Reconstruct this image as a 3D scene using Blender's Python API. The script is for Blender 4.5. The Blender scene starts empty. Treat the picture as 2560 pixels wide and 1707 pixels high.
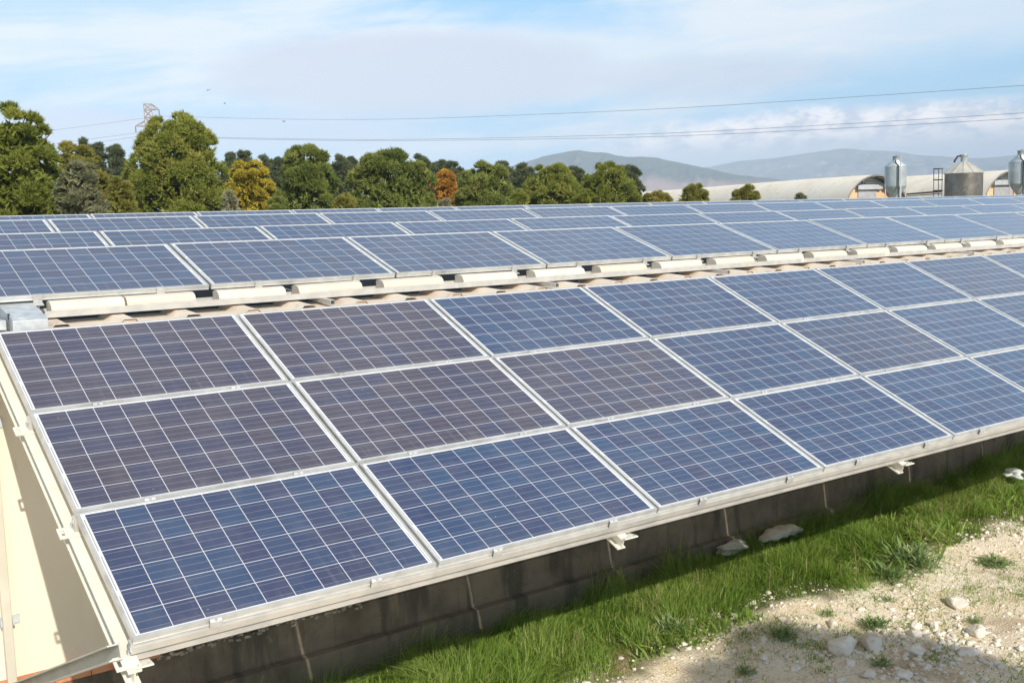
import bpy, bmesh, math, random
import numpy as np
from mathutils import Vector, Matrix

S = bpy.context.scene
COL = S.collection
R = math.radians

# ------------------------------------------------------------------ camera
CAM = Vector((-1.33773, -4.92531, 1.87821))
YAW, PITCH, ROLL = R(35.7807), R(-6.48906), R(-1.7)
F_ = Vector((math.sin(YAW) * math.cos(PITCH), math.cos(YAW) * math.cos(PITCH), math.sin(PITCH)))
r0 = Vector((math.cos(YAW), -math.sin(YAW), 0.0))
u0 = r0.cross(F_)
c_, s_ = math.cos(ROLL), math.sin(ROLL)
Rt, Up = c_ * r0 + s_ * u0, -s_ * r0 + c_ * u0
cam = bpy.data.cameras.new('camera')
cam.lens = 2685.17 / 2560 * 36.0
cam.sensor_width = 36.0
cam.sensor_fit = 'HORIZONTAL'
cam.clip_start = 0.05
cam.clip_end = 60000
co = bpy.data.objects.new('camera', cam)
COL.objects.link(co)
co.matrix_world = Matrix(((Rt.x, Up.x, -F_.x, CAM.x), (Rt.y, Up.y, -F_.y, CAM.y), (Rt.z, Up.z, -F_.z, CAM.z), (0, 0, 0, 1)))
S.camera = co

# ------------------------------------------------------------------ light
SUN_TO = Vector((-0.148, -0.836, 0.529)).normalized()
SUN_EL = math.asin(SUN_TO.z)
SUN_AZ = math.atan2(SUN_TO.x, SUN_TO.y)
sun = bpy.data.lights.new('sun', 'SUN')
sun.energy = 4.9
sun.angle = R(0.53)
sun.color = (1.0, 0.94, 0.83)
so = bpy.data.objects.new('sun', sun)
COL.objects.link(so)
so.rotation_euler = (-SUN_TO).to_track_quat('-Z', 'Y').to_euler()
so.location = (0, -20, 30)

S.view_settings.view_transform = 'Standard'
S.view_settings.look = 'None'
S.view_settings.gamma = 1.0
S.view_settings.use_curve_mapping = False
S.view_settings.exposure = 0.0


class NT:
    """small node-tree helper"""
    def __init__(self, nt):
        self.nt = nt

    def n(self, typ, **kw):
        nd = self.nt.nodes.new(typ)
        for k, v in kw.items():
            setattr(nd, k, v)
        return nd

    def set(self, sock, v):
        if isinstance(v, bpy.types.NodeSocket):
            self.nt.links.new(v, sock)
        elif v is not None:
            if sock.type == 'RGBA' and isinstance(v, (tuple, list)) and len(v) == 3:
                v = (*v, 1.0)
            sock.default_value = v

    def math(self, op, a, b=None, c=None, clamp=False):
        nd = self.n('ShaderNodeMath', operation=op, use_clamp=clamp)
        self.set(nd.inputs[0], a)
        self.set(nd.inputs[1], b)
        self.set(nd.inputs[2], c)
        return nd.outputs[0]

    def mix(self, f, a, b, blend='MIX'):
        nd = self.n('ShaderNodeMix', data_type='RGBA', blend_type=blend)
        nd.clamp_factor = True
        self.set(nd.inputs['Factor'], f)
        self.set(nd.inputs[6], a)
        self.set(nd.inputs[7], b)
        return nd.outputs[2]

    def ss(self, x, lo, hi, a=0.0, b=1.0):
        nd = self.n('ShaderNodeMapRange', interpolation_type='SMOOTHSTEP')
        self.set(nd.inputs[0], x)
        for i, v in enumerate((lo, hi, a, b)):
            self.set(nd.inputs[1 + i], v)
        return nd.outputs[0]

    def noise(self, vec, scale, detail=4, rough=0.55, dist=0.0, out=0, dim='3D'):
        nd = self.n('ShaderNodeTexNoise', noise_dimensions=dim)
        if vec is not None:
            self.set(nd.inputs['Vector'], vec)
        nd.inputs['Scale'].default_value = scale
        nd.inputs['Detail'].default_value = detail
        nd.inputs['Roughness'].default_value = rough
        nd.inputs['Distortion'].default_value = dist
        return nd.outputs[out]

    def comb(self, x, y, z):
        nd = self.n('ShaderNodeCombineXYZ')
        for s, v in zip(nd.inputs, (x, y, z)):
            self.set(s, v)
        return nd.outputs[0]

    def sep(self, v):
        nd = self.n('ShaderNodeSeparateXYZ')
        self.set(nd.inputs[0], v)
        return nd.outputs

    def map(self, v, sc, loc=(0, 0, 0)):
        nd = self.n('ShaderNodeMapping')
        self.set(nd.inputs[0], v)
        nd.inputs['Scale'].default_value = sc
        nd.inputs['Location'].default_value = loc
        return nd.outputs[0]


def make_world():
    w = bpy.data.worlds.new('World')
    S.world = w
    w.use_nodes = True
    nt = w.node_tree
    nt.nodes.clear()
    t = NT(nt)
    out = t.n('ShaderNodeOutputWorld')
    bg = t.n('ShaderNodeBackground')
    bg.inputs['Strength'].default_value = 0.1
    nt.links.new(bg.outputs[0], out.inputs[0])
    sky = t.n('ShaderNodeTexSky', sky_type='NISHITA', sun_disc=False)
    sky.sun_elevation = SUN_EL
    sky.sun_rotation = SUN_AZ
    sky.altitude = 100
    sky.air_density = 1.0
    sky.dust_density = 1.6
    sky.ozone_density = 1.0
    d = t.n('ShaderNodeTexCoord').outputs['Generated']
    x, y, z = t.sep(d)
    az = t.math('MULTIPLY', t.math('ARCTAN2', x, y), 180 / math.pi)       # compass direction, degrees
    el = t.math('MULTIPLY', t.math('ARCSINE', z), 180 / math.pi)          # height above the horizon, degrees
    sx = t.math('MULTIPLY', az, 0.1)
    sy = t.math('MULTIPLY', el, 0.1)
    # streaks of high cirrus, rising gently towards the east
    tilt = t.math('SUBTRACT', sy, t.math('MULTIPLY', sx, 0.07))
    v1 = t.comb(t.math('MULTIPLY', sx, 0.42), t.math('MULTIPLY', tilt, 3.4), 1.3)
    n1 = t.noise(v1, 1.6, 6, 0.55, 0.5)
    v2 = t.comb(t.math('MULTIPLY', sx, 0.8), t.math('MULTIPLY', tilt, 2.2), 7.7)
    n2 = t.noise(v2, 1.2, 5, 0.6, 0.3)
    cir = t.ss(t.math('ADD', t.math('MULTIPLY', n1, 0.6), t.math('MULTIPLY', n2, 0.5)), 0.46, 0.68, 0.0, 0.85)
    # where the photo's sky is overcast or clear
    def blob(a0, e0, wa, we, soft=0.45, warp=1.0):
        wv = t.comb(t.math('MULTIPLY', sx, 1.4), t.math('MULTIPLY', sy, 3.6), a0 * 0.37)
        nz = t.math('MULTIPLY', t.math('SUBTRACT', t.noise(wv, 1.5, 5, 0.55, 0.4), 0.5), warp)
        dx = t.math('DIVIDE', t.math('SUBTRACT', az, a0), wa)
        dy = t.math('DIVIDE', t.math('SUBTRACT', el, e0), we)
        q = t.math('SQRT', t.math('ADD', t.math('MULTIPLY', dx, dx), t.math('MULTIPLY', dy, dy)))
        return t.ss(t.math('ADD', q, nz), 1.0 + soft, 1.0 - soft, 0.0, 1.0)
    BLUE = (3.7, 7.8, 12.0)
    HAZE = (4.9, 8.7, 11.8)
    WHITE = (10.2, 10.7, 11.2)
    LILAC = (7.7, 8.2, 9.4)
    sunny = t.mix(t.ss(el, 2.0, 16.0), HAZE, BLUE)
    # thin bright overcast veil near the view, the plain sky model overhead and behind
    dim = t.mix(1.0, sky.outputs[0], (0.72, 0.74, 0.80), 'MULTIPLY')
    base = t.mix(t.ss(el, 12.0, 55.0, 0.9, 0.0), dim, sunny)
    c = t.mix(cir, base, WHITE)
    c = t.mix(t.math('MULTIPLY', blob(15, 10.6, 13, 4.0, 0.6, 1.3), 0.35), c, WHITE)
    c = t.mix(t.math('MULTIPLY', blob(56, 9.2, 13, 1.9, 0.6, 0.9), 0.65), c, WHITE)
    c = t.mix(t.math('MULTIPLY', blob(34, 7.9, 12.5, 1.9, 0.25, 0.5), 0.75), c, WHITE)
    c = t.mix(t.math('MULTIPLY', blob(31, 7.6, 9.5, 2.2, 0.22, 0.6), 0.85), c, LILAC)
    c = t.mix(t.math('MULTIPLY', blob(46, 6.9, 6.5, 1.0, 0.5, 0.6), 0.7), c, LILAC)
    c = t.mix(t.math('MULTIPLY', blob(15, 5.0, 4.5, 0.9, 0.5, 0.7), 0.7), c, (8.8, 8.6, 9.8))
    c = t.mix(t.math('MULTIPLY', blob(24, 4.7, 7.0, 1.1, 0.5, 0.8), 0.6), c, (8.8, 8.8, 9.9))
    c = t.mix(t.math('MULTIPLY', blob(60.5, 11.0, 2.4, 1.0, 0.6, 0.8), 0.7), c, (6.2, 7.4, 9.2))
    # bank of cumulus lying on the mountains
    bank = blob(54, 3.3, 13, 1.75, 0.22, 0.8)
    wv = t.comb(t.math('MULTIPLY', sx, 3.2), t.math('MULTIPLY', sy, 6.5), 4.1)
    puff = t.ss(t.noise(wv, 2.2, 6, 0.6, 0.3), 0.36, 0.62)
    bcol = t.mix(t.math('MULTIPLY', puff, t.ss(el, 2.6, 4.4)), (8.0, 8.4, 9.5), (16.5, 15.0, 14.2))
    c = t.mix(t.math('MULTIPLY', bank, 1.0), c, bcol)
    nt.links.new(c, bg.inputs['Color'])


make_world()

# ------------------------------------------------------------------ helpers


def link(o, parent=None):
    COL.objects.link(o)
    if parent is not None:
        o.parent = parent
    return o


def tag(o, label=None, cat=None, group=None, kind=None):
    if label: o['label'] = label
    if cat: o['category'] = cat
    if group: o['group'] = group
    if kind: o['kind'] = kind
    return o


def thing(name, label, cat, loc=(0, 0, 0), group=None, rot=(0, 0, 0)):
    o = bpy.data.objects.new(name, None)
    o.empty_display_size = 0.1
    link(o)
    o.location = loc
    o.rotation_euler = rot
    return tag(o, label, cat, group)


def dup(root, loc=None, label=None, rot=None):
    r = root.copy()
    COL.objects.link(r)
    if loc is not None: r.location = loc
    if rot is not None: r.rotation_euler = rot
    if label: r['label'] = label
    for ch in list(root.children):
        c = ch.copy()
        COL.objects.link(c)
        c.parent = r
        for g in list(ch.children):
            e = g.copy()
            COL.objects.link(e)
            e.parent = c
    return r


class MB:
    def __init__(self):
        self.v = []
        self.f = []
        self.m = []

    def add(self, vs, fs, mi=0):
        o = len(self.v)
        self.v += [tuple(p) for p in vs]
        self.f += [tuple(o + i for i in f) for f in fs]
        self.m += [mi] * len(fs)
        return self

    def box(self, x0, x1, y0, y1, z0, z1, mi=0):
        vs = [(x, y, z) for z in (z0, z1) for y in (y0, y1) for x in (x0, x1)]
        return self.add(vs, [(0, 2, 3, 1), (4, 5, 7, 6), (0, 1, 5, 4), (2, 6, 7, 3), (0, 4, 6, 2), (1, 3, 7, 5)], mi)

    def prism(self, prof, a0, a1, axis='x', mi=0, cap=True):
        n = len(prof)
        def P(p, a):
            return (a, p[0], p[1]) if axis == 'x' else ((p[0], a, p[1]) if axis == 'y' else (p[0], p[1], a))
        vs = [P(p, a0) for p in prof] + [P(p, a1) for p in prof]
        fs = [(i, (i + 1) % n, n + (i + 1) % n, n + i) for i in range(n)]
        if cap:
            fs += [tuple(range(n - 1, -1, -1)), tuple(range(n, 2 * n))]
        return self.add(vs, fs, mi)

    def tube(self, path, r, n=8, mi=0, cap=True):
        path = [Vector(p) for p in path]
        rs = r if isinstance(r, (list, tuple)) else [r] * len(path)
        vs = []
        for i, p in enumerate(path):
            d = (path[min(i + 1, len(path) - 1)] - path[max(i - 1, 0)]).normalized()
            a = d.cross(Vector((0, 0, 1)) if abs(d.z) < 0.95 else Vector((1, 0, 0))).normalized()
            b = d.cross(a)
            for k in range(n):
                an = 2 * math.pi * k / n
                vs.append(p + rs[i] * (math.cos(an) * a + math.sin(an) * b))
        fs = []
        for i in range(len(path) - 1):
            for k in range(n):
                fs.append((i * n + k, i * n + (k + 1) % n, (i + 1) * n + (k + 1) % n, (i + 1) * n + k))
        if cap:
            fs.append(tuple(range(n - 1, -1, -1)))
            fs.append(tuple((len(path) - 1) * n + k for k in range(n)))
        return self.add(vs, fs, mi)

    def bar(self, a, b, w, mi=0):
        return self.tube([a, b], w * 0.7071, 4, mi)

    def lathe(self, prof, n=32, c=(0, 0, 0), mi=0):
        vs = []
        for r, z in prof:
            for k in range(n):
                an = 2 * math.pi * k / n
                vs.append((c[0] + r * math.cos(an), c[1] + r * math.sin(an), c[2] + z))
        fs = []
        for i in range(len(prof) - 1):
            for k in range(n):
                fs.append((i * n + k, i * n + (k + 1) % n, (i + 1) * n + (k + 1) % n, (i + 1) * n + k))
        return self.add(vs, fs, mi)

    def build(self, name, mats, parent=None, smooth=False, fix=True, bevel=0.0):
        me = bpy.data.meshes.new(name)
        off = Vector((0, 0, 0))
        if parent is not None:
            q = parent
            while q is not None:
                if q.rotation_euler.x == 0 and q.rotation_euler.y == 0 and q.rotation_euler.z == 0:
                    off += q.location
                q = q.parent
        me.from_pydata([(a - off.x, b - off.y, c - off.z) for a, b, c in self.v], [], self.f)
        mats = mats if isinstance(mats, (list, tuple)) else [mats]
        for m in mats:
            me.materials.append(m)
        if any(self.m):
            me.polygons.foreach_set('material_index', self.m)
        if fix or bevel:
            bm = bmesh.new()
            bm.from_mesh(me)
            if bevel:
                bmesh.ops.bevel(bm, geom=bm.edges[:], offset=bevel, segments=2, affect='EDGES', profile=0.6)
            if fix:
                bmesh.ops.recalc_face_normals(bm, faces=bm.faces[:])
            bm.to_mesh(me)
            bm.free()
        if smooth:
            me.polygons.foreach_set('use_smooth', [True] * len(me.polygons))
        me.update()
        o = bpy.data.objects.new(name, me)
        return link(o, parent)


def np_mesh(name, V, Fc, mat, parent=None, tone=None, smooth=False):
    """V (n,3) array in world space, Fc (m,k) array of faces of one size (or list of such arrays); tone: a float per face"""
    me = bpy.data.meshes.new(name)
    off = np.zeros(3)
    q = parent
    while q is not None:
        off += np.array(q.location)
        q = q.parent
    V = V - off
    Fs = Fc if isinstance(Fc, list) else [Fc]
    me.vertices.add(len(V))
    me.vertices.foreach_set('co', V.astype(np.float32).ravel())
    tot = sum(f.size for f in Fs)
    me.loops.add(tot)
    me.loops.foreach_set('vertex_index', np.concatenate([f.ravel() for f in Fs]).astype(np.int32))
    sizes = np.concatenate([np.full(len(f), f.shape[1]) for f in Fs])
    me.polygons.add(len(sizes))
    me.polygons.foreach_set('loop_start', np.concatenate([[0], np.cumsum(sizes)[:-1]]).astype(np.int32))
    if smooth:
        me.polygons.foreach_set('use_smooth', [True] * len(sizes))
    me.materials.append(mat)
    me.update(calc_edges=True)
    if tone is not None:
        at = me.attributes.new('tone', 'FLOAT', 'FACE')
        at.data.foreach_set('value', tone.astype(np.float32))
    me.validate()
    o = bpy.data.objects.new(name, me)
    return link(o, parent)


# ------------------------------------------------------------------ materials
def material(name):
    m = bpy.data.materials.new(name)
    m.use_nodes = True
    nt = m.node_tree
    nt.nodes.clear()
    t = NT(nt)
    out = t.n('ShaderNodeOutputMaterial')
    b = t.n('ShaderNodeBsdfPrincipled')
    nt.links.new(b.outputs[0], out.inputs[0])
    return m, t, b, out


def bump(t, b, h, strength, dist):
    bp = t.n('ShaderNodeBump')
    bp.inputs['Strength'].default_value = strength
    bp.inputs['Distance'].default_value = dist
    t.set(bp.inputs['Height'], h)
    t.nt.links.new(bp.outputs[0], b.inputs['Normal'])


def pos(t):
    return t.n('ShaderNodeNewGeometry').outputs['Position']


def plain(name, c1, c2, scale, rough=0.6, metal=0.0, detail=5, bs=0.0, bd=0.01, lo=0.35, hi=0.65, c3=None, s3=None, spec=0.5):
    m, t, b, o = material(name)
    p = pos(t)
    n = t.noise(p, scale, detail)
    c = t.mix(t.ss(n, lo, hi), c1, c2)
    if c3:
        n3 = t.noise(p, s3, 6, 0.65)
        c = t.mix(t.ss(n3, 0.52, 0.72), c, c3)
    t.set(b.inputs['Base Color'], c)
    b.inputs['Roughness'].default_value = rough
    b.inputs['Metallic'].default_value = metal
    b.inputs['Specular IOR Level'].default_value = spec
    if bs:
        bump(t, b, t.noise(p, scale * 6, 4), bs, bd)
    return m


M = {}
M['alu'] = plain('anodised_aluminium', (0.56, 0.56, 0.55), (0.66, 0.66, 0.64), 9, 0.36, 0.35, 5, c3=(0.47, 0.46, 0.44), s3=4)
M['rail'] = plain('raw_aluminium', (0.55, 0.53, 0.50), (0.66, 0.63, 0.58), 7, 0.42, 0.35)
M['galv'] = plain('galvanised_steel', (0.50, 0.53, 0.55), (0.66, 0.69, 0.71), 14, 0.45, 0.3, 6)
M['beam'] = plain('cream_beam_paint', (0.72, 0.70, 0.60), (0.78, 0.75, 0.66), 5, 0.45, 0.0)
M['brace'] = plain('grey_brace_paint', (0.42, 0.44, 0.40), (0.50, 0.51, 0.46), 5, 0.5, 0.0)
M['block'] = plain('cream_block', (0.70, 0.63, 0.53), (0.76, 0.70, 0.60), 6, 0.85, 0, 6, 0.25, 0.004, c3=(0.60, 0.53, 0.44), s3=22)
def tint_by_object(m, amount):
    nt = m.node_tree
    t = NT(nt)
    b = [n for n in nt.nodes if n.type == 'BSDF_PRINCIPLED'][0]
    src = b.inputs['Base Color'].links[0].from_socket
    r_ = t.n('ShaderNodeObjectInfo').outputs['Random']
    c = t.mix(t.math('MULTIPLY', r_, amount), src, (0.52, 0.44, 0.34))
    nt.links.new(c, b.inputs['Base Color'])


tint_by_object(M['block'], 0.45)
M['sheet'] = plain('cream_roof_sheet', (0.72, 0.60, 0.48), (0.78, 0.68, 0.56), 3, 0.6, 0, 5, c3=(0.55, 0.44, 0.34), s3=7)
M['foam'] = plain('orange_foam', (0.62, 0.40, 0.24), (0.70, 0.54, 0.40), 22, 0.9, 0, c3=(0.75, 0.62, 0.48), s3=9)
M['pipe'] = plain('weathered_plastic_pipe', (0.52, 0.44, 0.35), (0.68, 0.60, 0.50), 16, 0.5, 0, c3=(0.30, 0.24, 0.18), s3=28)
M['downpipe'] = plain('cream_downpipe', (0.58, 0.54, 0.45), (0.64, 0.60, 0.50), 4, 0.55)
M['tile'] = plain('terracotta_tile', (0.55, 0.20, 0.10), (0.64, 0.30, 0.17), 12, 0.8)
M['undershade'] = plain('black_shade_colour', (0.018, 0.018, 0.018), (0.035, 0.034, 0.032), 4, 0.9)  # near-black roof colour standing in for the deep shade under the panels
M['dark'] = plain('dark_steel', (0.05, 0.05, 0.05), (0.09, 0.085, 0.08), 5, 0.6, 0.2)
M['trunk'] = plain('bark', (0.07, 0.05, 0.035), (0.16, 0.12, 0.085), 6, 0.9, 0, 6, 0.6, 0.03)
M['sack'] = plain('woven_sack', (0.46, 0.43, 0.39), (0.58, 0.55, 0.50), 10, 0.7, 0, 5, 0.3, 0.02, c3=(0.5, 0.46, 0.40), s3=6)
M['bag'] = plain('thin_plastic_bag', (0.55, 0.60, 0.58), (0.75, 0.78, 0.76), 20, 0.3, 0, 5, 0.6, 0.02)
M['shutter'] = plain('grey_shutter', (0.36, 0.36, 0.38), (0.43, 0.43, 0.44), 2, 0.5)
M['gable'] = plain('apricot_gable', (0.74, 0.46, 0.24), (0.80, 0.54, 0.32), 1.2, 0.85)
M['white'] = plain('white_paint', (0.78, 0.78, 0.77), (0.84, 0.83, 0.81), 2, 0.6)
M['greypaint'] = plain('grey_paint', (0.44, 0.45, 0.47), (0.52, 0.53, 0.54), 2, 0.6)
M['wire'] = plain('wire', (0.16, 0.15, 0.16), (0.22, 0.2, 0.2), 1, 0.5, 0.5)
M['pylon'] = plain('rusty_pylon', (0.40, 0.30, 0.26), (0.48, 0.38, 0.34), 1, 0.7)
M['insul'] = plain('insulator', (0.14, 0.13, 0.13), (0.22, 0.2, 0.2), 8, 0.4)
M['bird'] = plain('bird_feathers', (0.05, 0.05, 0.055), (0.09, 0.085, 0.09), 20, 0.8)
M['rock'] = plain('limestone', (0.72, 0.65, 0.56), (0.86, 0.80, 0.71), 5, 0.9, 0, 8, 0.6, 0.02, c3=(0.58, 0.45, 0.31), s3=9)
M['barnroof'] = plain('barn_roof_cement', (0.84, 0.74, 0.60), (0.90, 0.81, 0.68), 0.35, 0.9, 0, 8, c3=(0.70, 0.65, 0.56), s3=1.1)
M['rib'] = plain('barn_eave', (0.20, 0.19, 0.17), (0.30, 0.28, 0.25), 1.5, 0.8)
M['bin'] = plain('dull_bin_steel', (0.22, 0.195, 0.17), (0.34, 0.31, 0.27), 0.9, 0.36, 0.7, 6, c3=(0.22, 0.15, 0.10), s3=2.0)
M['binroof'] = plain('bin_roof', (0.46, 0.44, 0.38), (0.56, 0.53, 0.46), 1.5, 0.6, 0.1)
M['silo'] = plain('bright_silo_steel', (0.46, 0.50, 0.51), (0.58, 0.62, 0.62), 1.2, 0.42, 0.35, 5)


def cream_wall():
    m, t, b, o = material('cream_plaster')
    p = pos(t)
    c = t.mix(t.ss(t.noise(p, 0.9, 6), 0.3, 0.7), (0.80, 0.72, 0.58), (0.83, 0.76, 0.63))
    x, y, z = t.sep(p)
    spots = t.ss(t.noise(t.map(p, (6, 6, 2.5)), 1.6, 7, 0.7), 0.62, 0.74, 0, 0.5)
    c = t.mix(t.ss(t.noise(t.map(p, (5, 5, .7)), 1.0, 6, 0.65), 0.52, 0.75, 0, 0.35), c, (0.62, 0.54, 0.42))
    c = t.mix(spots, c, (0.50, 0.43, 0.34))
    fine = t.noise(p, 60, 3)
    c = t.mix(t.math('MULTIPLY', fine, 0.12), c, (0.55, 0.47, 0.35))
    t.set(b.inputs['Base Color'], c)
    b.inputs['Roughness'].default_value = 0.9
    bump(t, b, t.noise(p, 45, 4), 0.15, 0.004)
    return m


def concrete():
    m, t, b, o = material('stained_concrete')
    p = pos(t)
    x, y, z = t.sep(p)
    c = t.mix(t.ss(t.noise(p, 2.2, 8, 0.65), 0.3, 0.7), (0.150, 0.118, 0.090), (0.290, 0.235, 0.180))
    # vertical run-off stains
    st = t.noise(t.comb(t.math('MULTIPLY', x, 3.4), 0.0, t.math('MULTIPLY', z, 0.5)), 1.0, 5, 0.6)
    c = t.mix(t.ss(st, 0.50, 0.64, 0, 0.8), c, (0.085, 0.078, 0.06))
    c = t.mix(t.ss(t.noise(p, 9, 6, 0.7), 0.60, 0.75, 0, 0.5), c, (0.36, 0.33, 0.29))
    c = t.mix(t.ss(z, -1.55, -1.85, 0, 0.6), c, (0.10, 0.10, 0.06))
    # joints between shutter boards
    fr = t.math('ABSOLUTE', t.math('SUBTRACT', t.math('FRACT', t.math('DIVIDE', x, 1.22)), 0.5))
    c = t.mix(t.ss(fr, 0.494, 0.498, 0, 0.25), c, (0.06, 0.055, 0.05))
    t.set(b.inputs['Base Color'], c)
    b.inputs['Roughness'].default_value = 0.95
    bump(t, b, t.noise(p, 14, 8, 0.75), 0.9, 0.03)
    return m


def pv_cells():
    m, t, b, o = material('solar_cells')
    p = t.n('ShaderNodeTexCoord').outputs['Object']
    x, y, z = t.sep(p)
    tint = t.n('ShaderNodeAttribute', attribute_type='OBJECT', attribute_name='tint').outputs['Fac']
    rnd = t.n('ShaderNodeObjectInfo').outputs['Random']
    cx = t.math('DIVIDE', t.math('SUBTRACT', x, 0.035), 0.158)
    cy = t.math('DIVIDE', t.math('SUBTRACT', y, 0.021), 0.158)
    ix, iy = t.math('FLOOR', cx), t.math('FLOOR', cy)
    fx, fy = t.math('FRACT', cx), t.math('FRACT', cy)
    ex = t.math('MINIMUM', fx, t.math('SUBTRACT', 1.0, fx))
    ey = t.math('MINIMUM', fy, t.math('SUBTRACT', 1.0, fy))
    e = t.math('MINIMUM', ex, ey)
    line = t.math('LESS_THAN', e, 0.0125)
    by = t.math('ABSOLUTE', t.math('SUBTRACT', t.math('FRACT', t.math('MULTIPLY', fy, 3.0)), 0.5))
    bus = t.math('LESS_THAN', by, 0.030)
    inside = t.math('MULTIPLY', t.math('MULTIPLY', t.math('GREATER_THAN', cx, 0.0), t.math('LESS_THAN', cx, 10.0)),
                    t.math('MULTIPLY', t.math('GREATER_THAN', cy, 0.0), t.math('LESS_THAN', cy, 6.0)))
    wn = t.n('ShaderNodeTexWhiteNoise', noise_dimensions='3D')
    t.set(wn.inputs['Vector'], t.comb(ix, iy, t.math('MULTIPLY', rnd, 91.0)))
    cr = wn.outputs['Value']
    cc = t.sep(wn.outputs['Color'])
    off = t.comb(x, y, t.math('MULTIPLY', rnd, 40.0))
    vor = t.n('ShaderNodeTexVoronoi', feature='F1')
    t.set(vor.inputs['Vector'], off)
    vor.inputs['Scale'].default_value = 62
    grain = t.sep(vor.outputs['Color'])[0]
    big = t.noise(off, 2.6, 4, 0.6)
    blue_a, blue_b, blue_c = (0.036, 0.056, 0.128), (0.044, 0.082, 0.162), (0.056, 0.062, 0.125)
    pur_a, pur_b = (0.080, 0.070, 0.096), (0.062, 0.062, 0.106)
    cb = t.mix(t.ss(t.math('ADD', t.math('MULTIPLY', cr, 0.7), t.math('MULTIPLY', big, 0.6)), 0.25, 0.95), blue_a, blue_b)
    cb = t.mix(t.math('MULTIPLY', t.ss(cc[1], 0.55, 0.95), 0.5), cb, blue_c)
    cp = t.mix(t.ss(cr, 0.3, 0.95), pur_a, pur_b)
    k = t.math('ADD', tint, t.math('MULTIPLY', t.math('SUBTRACT', cc[2], 0.5), 0.26), clamp=True)
    c = t.mix(k, cb, cp)
    c = t.mix(t.math('MULTIPLY', t.math('SUBTRACT', grain, 0.35), 0.16), c, (0.09, 0.12, 0.21))
    # dust film, thicker towards the lower edge
    dust = t.ss(t.noise(off, 5.5, 6, 0.65), 0.42, 0.75, 0.0, 0.07)
    c = t.mix(dust, c, (0.42, 0.38, 0.33))
    drip = t.noise(t.comb(t.math('MULTIPLY', x, 26.0), t.math('MULTIPLY', y, 1.6), t.math('MULTIPLY', rnd, 77.0)), 1.0, 4, 0.6)
    low = t.ss(y, 0.35, 0.02, 0.25, 1.0)
    c = t.mix(t.math('MULTIPLY', t.ss(drip, 0.52, 0.78, 0, 0.10), low), c, (0.50, 0.45, 0.40))
    edge = t.ss(t.math('ADD', y, t.math('MULTIPLY', drip, 0.03)), 0.07, 0.025, 0, 0.16)
    c = t.mix(edge, c, (0.46, 0.42, 0.36))
    spk = t.n('ShaderNodeTexVoronoi', feature='F1')
    t.set(spk.inputs['Vector'], off)
    spk.inputs['Scale'].default_value = 7.0
    c = t.mix(t.math('MULTIPLY', t.ss(spk.outputs['Distance'], 0.030, 0.018), 0.55), c, (0.62, 0.60, 0.57))
    c = t.mix(t.math('MULTIPLY', bus, 0.34), c, (0.46, 0.44, 0.46))
    c = t.mix(line, c, (0.66, 0.66, 0.69))
    # white backsheet margin with tinned ribbon
    mx = t.math('MINIMUM', x, t.math('SUBTRACT', 1.65, x))
    rib = t.math('MULTIPLY', t.math('LESS_THAN', t.math('ABSOLUTE', t.math('SUBTRACT', mx, 0.024)), 0.0035),
                 t.math('LESS_THAN', t.math('FRACT', t.math('DIVIDE', t.math('SUBTRACT', y, 0.03), 0.316)), 0.86))
    marg = t.mix(rib, (0.82, 0.82, 0.83), (0.38, 0.38, 0.36))
    c = t.mix(inside, marg, c)
    t.set(b.inputs['Base Color'], c)
    b.inputs['Roughness'].default_value = 0.16
    b.inputs['IOR'].default_value = 1.45
    b.inputs['Sheen Weight'].default_value = 0.25
    b.inputs['Sheen Roughness'].default_value = 0.4
    b.inputs['Sheen Tint'].default_value = (0.9, 0.93, 1.0, 1)
    return m


def foliage(name, c1, c2, c3, trans=0.25, rough=0.55):
    m, t, b, o = material(name)
    a = t.n('ShaderNodeAttribute', attribute_type='GEOMETRY', attribute_name='tone').outputs['Fac']
    c = t.mix(t.ss(a, 0.0, 0.6), c1, c2)
    c = t.mix(t.ss(a, 0.6, 1.0), c, c3)
    t.set(b.inputs['Base Color'], c)
    b.inputs['Roughness'].default_value = rough
    b.inputs['Specular IOR Level'].default_value = 0.3
    tr = t.n('ShaderNodeBsdfTranslucent')
    t.set(tr.inputs['Color'], c)
    mx = t.n('ShaderNodeMixShader')
    mx.inputs[0].default_value = trans
    t.nt.links.new(b.outputs[0], mx.inputs[1])
    t.nt.links.new(tr.outputs[0], mx.inputs[2])
    t.nt.links.new(mx.outputs[0], o.inputs[0])
    return m


M['pine'] = foliage('pine_needles', (0.178, 0.209, 0.032), (0.277, 0.301, 0.052), (0.395, 0.378, 0.083))
M['pinegreen'] = foliage('green_pine_needles', (0.153, 0.193, 0.040), (0.244, 0.279, 0.062), (0.375, 0.364, 0.090))
M['pinedark'] = foliage('dark_pine_needles', (0.096, 0.120, 0.053), (0.143, 0.170, 0.074), (0.200, 0.215, 0.099))
M['olive'] = foliage('olive_yellow_leaves', (0.218, 0.218, 0.040), (0.330, 0.298, 0.060), (0.436, 0.343, 0.079))
M['gold'] = foliage('golden_leaves', (0.380, 0.306, 0.028), (0.531, 0.427, 0.044), (0.658, 0.500, 0.061))
M['orange'] = foliage('orange_leaves', (0.429, 0.207, 0.028), (0.550, 0.287, 0.042), (0.638, 0.380, 0.070))
M['grey'] = foliage('grey_green_leaves', (0.166, 0.172, 0.085), (0.276, 0.269, 0.145), (0.469, 0.442, 0.290))
M['grass'] = foliage('grass_blades', (0.150, 0.265, 0.030), (0.300, 0.430, 0.082), (0.620, 0.540, 0.270), 0.42, 0.42)
M['weed'] = foliage('weed_leaves', (0.176, 0.271, 0.095), (0.290, 0.393, 0.152), (0.497, 0.542, 0.285), 0.35)
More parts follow.
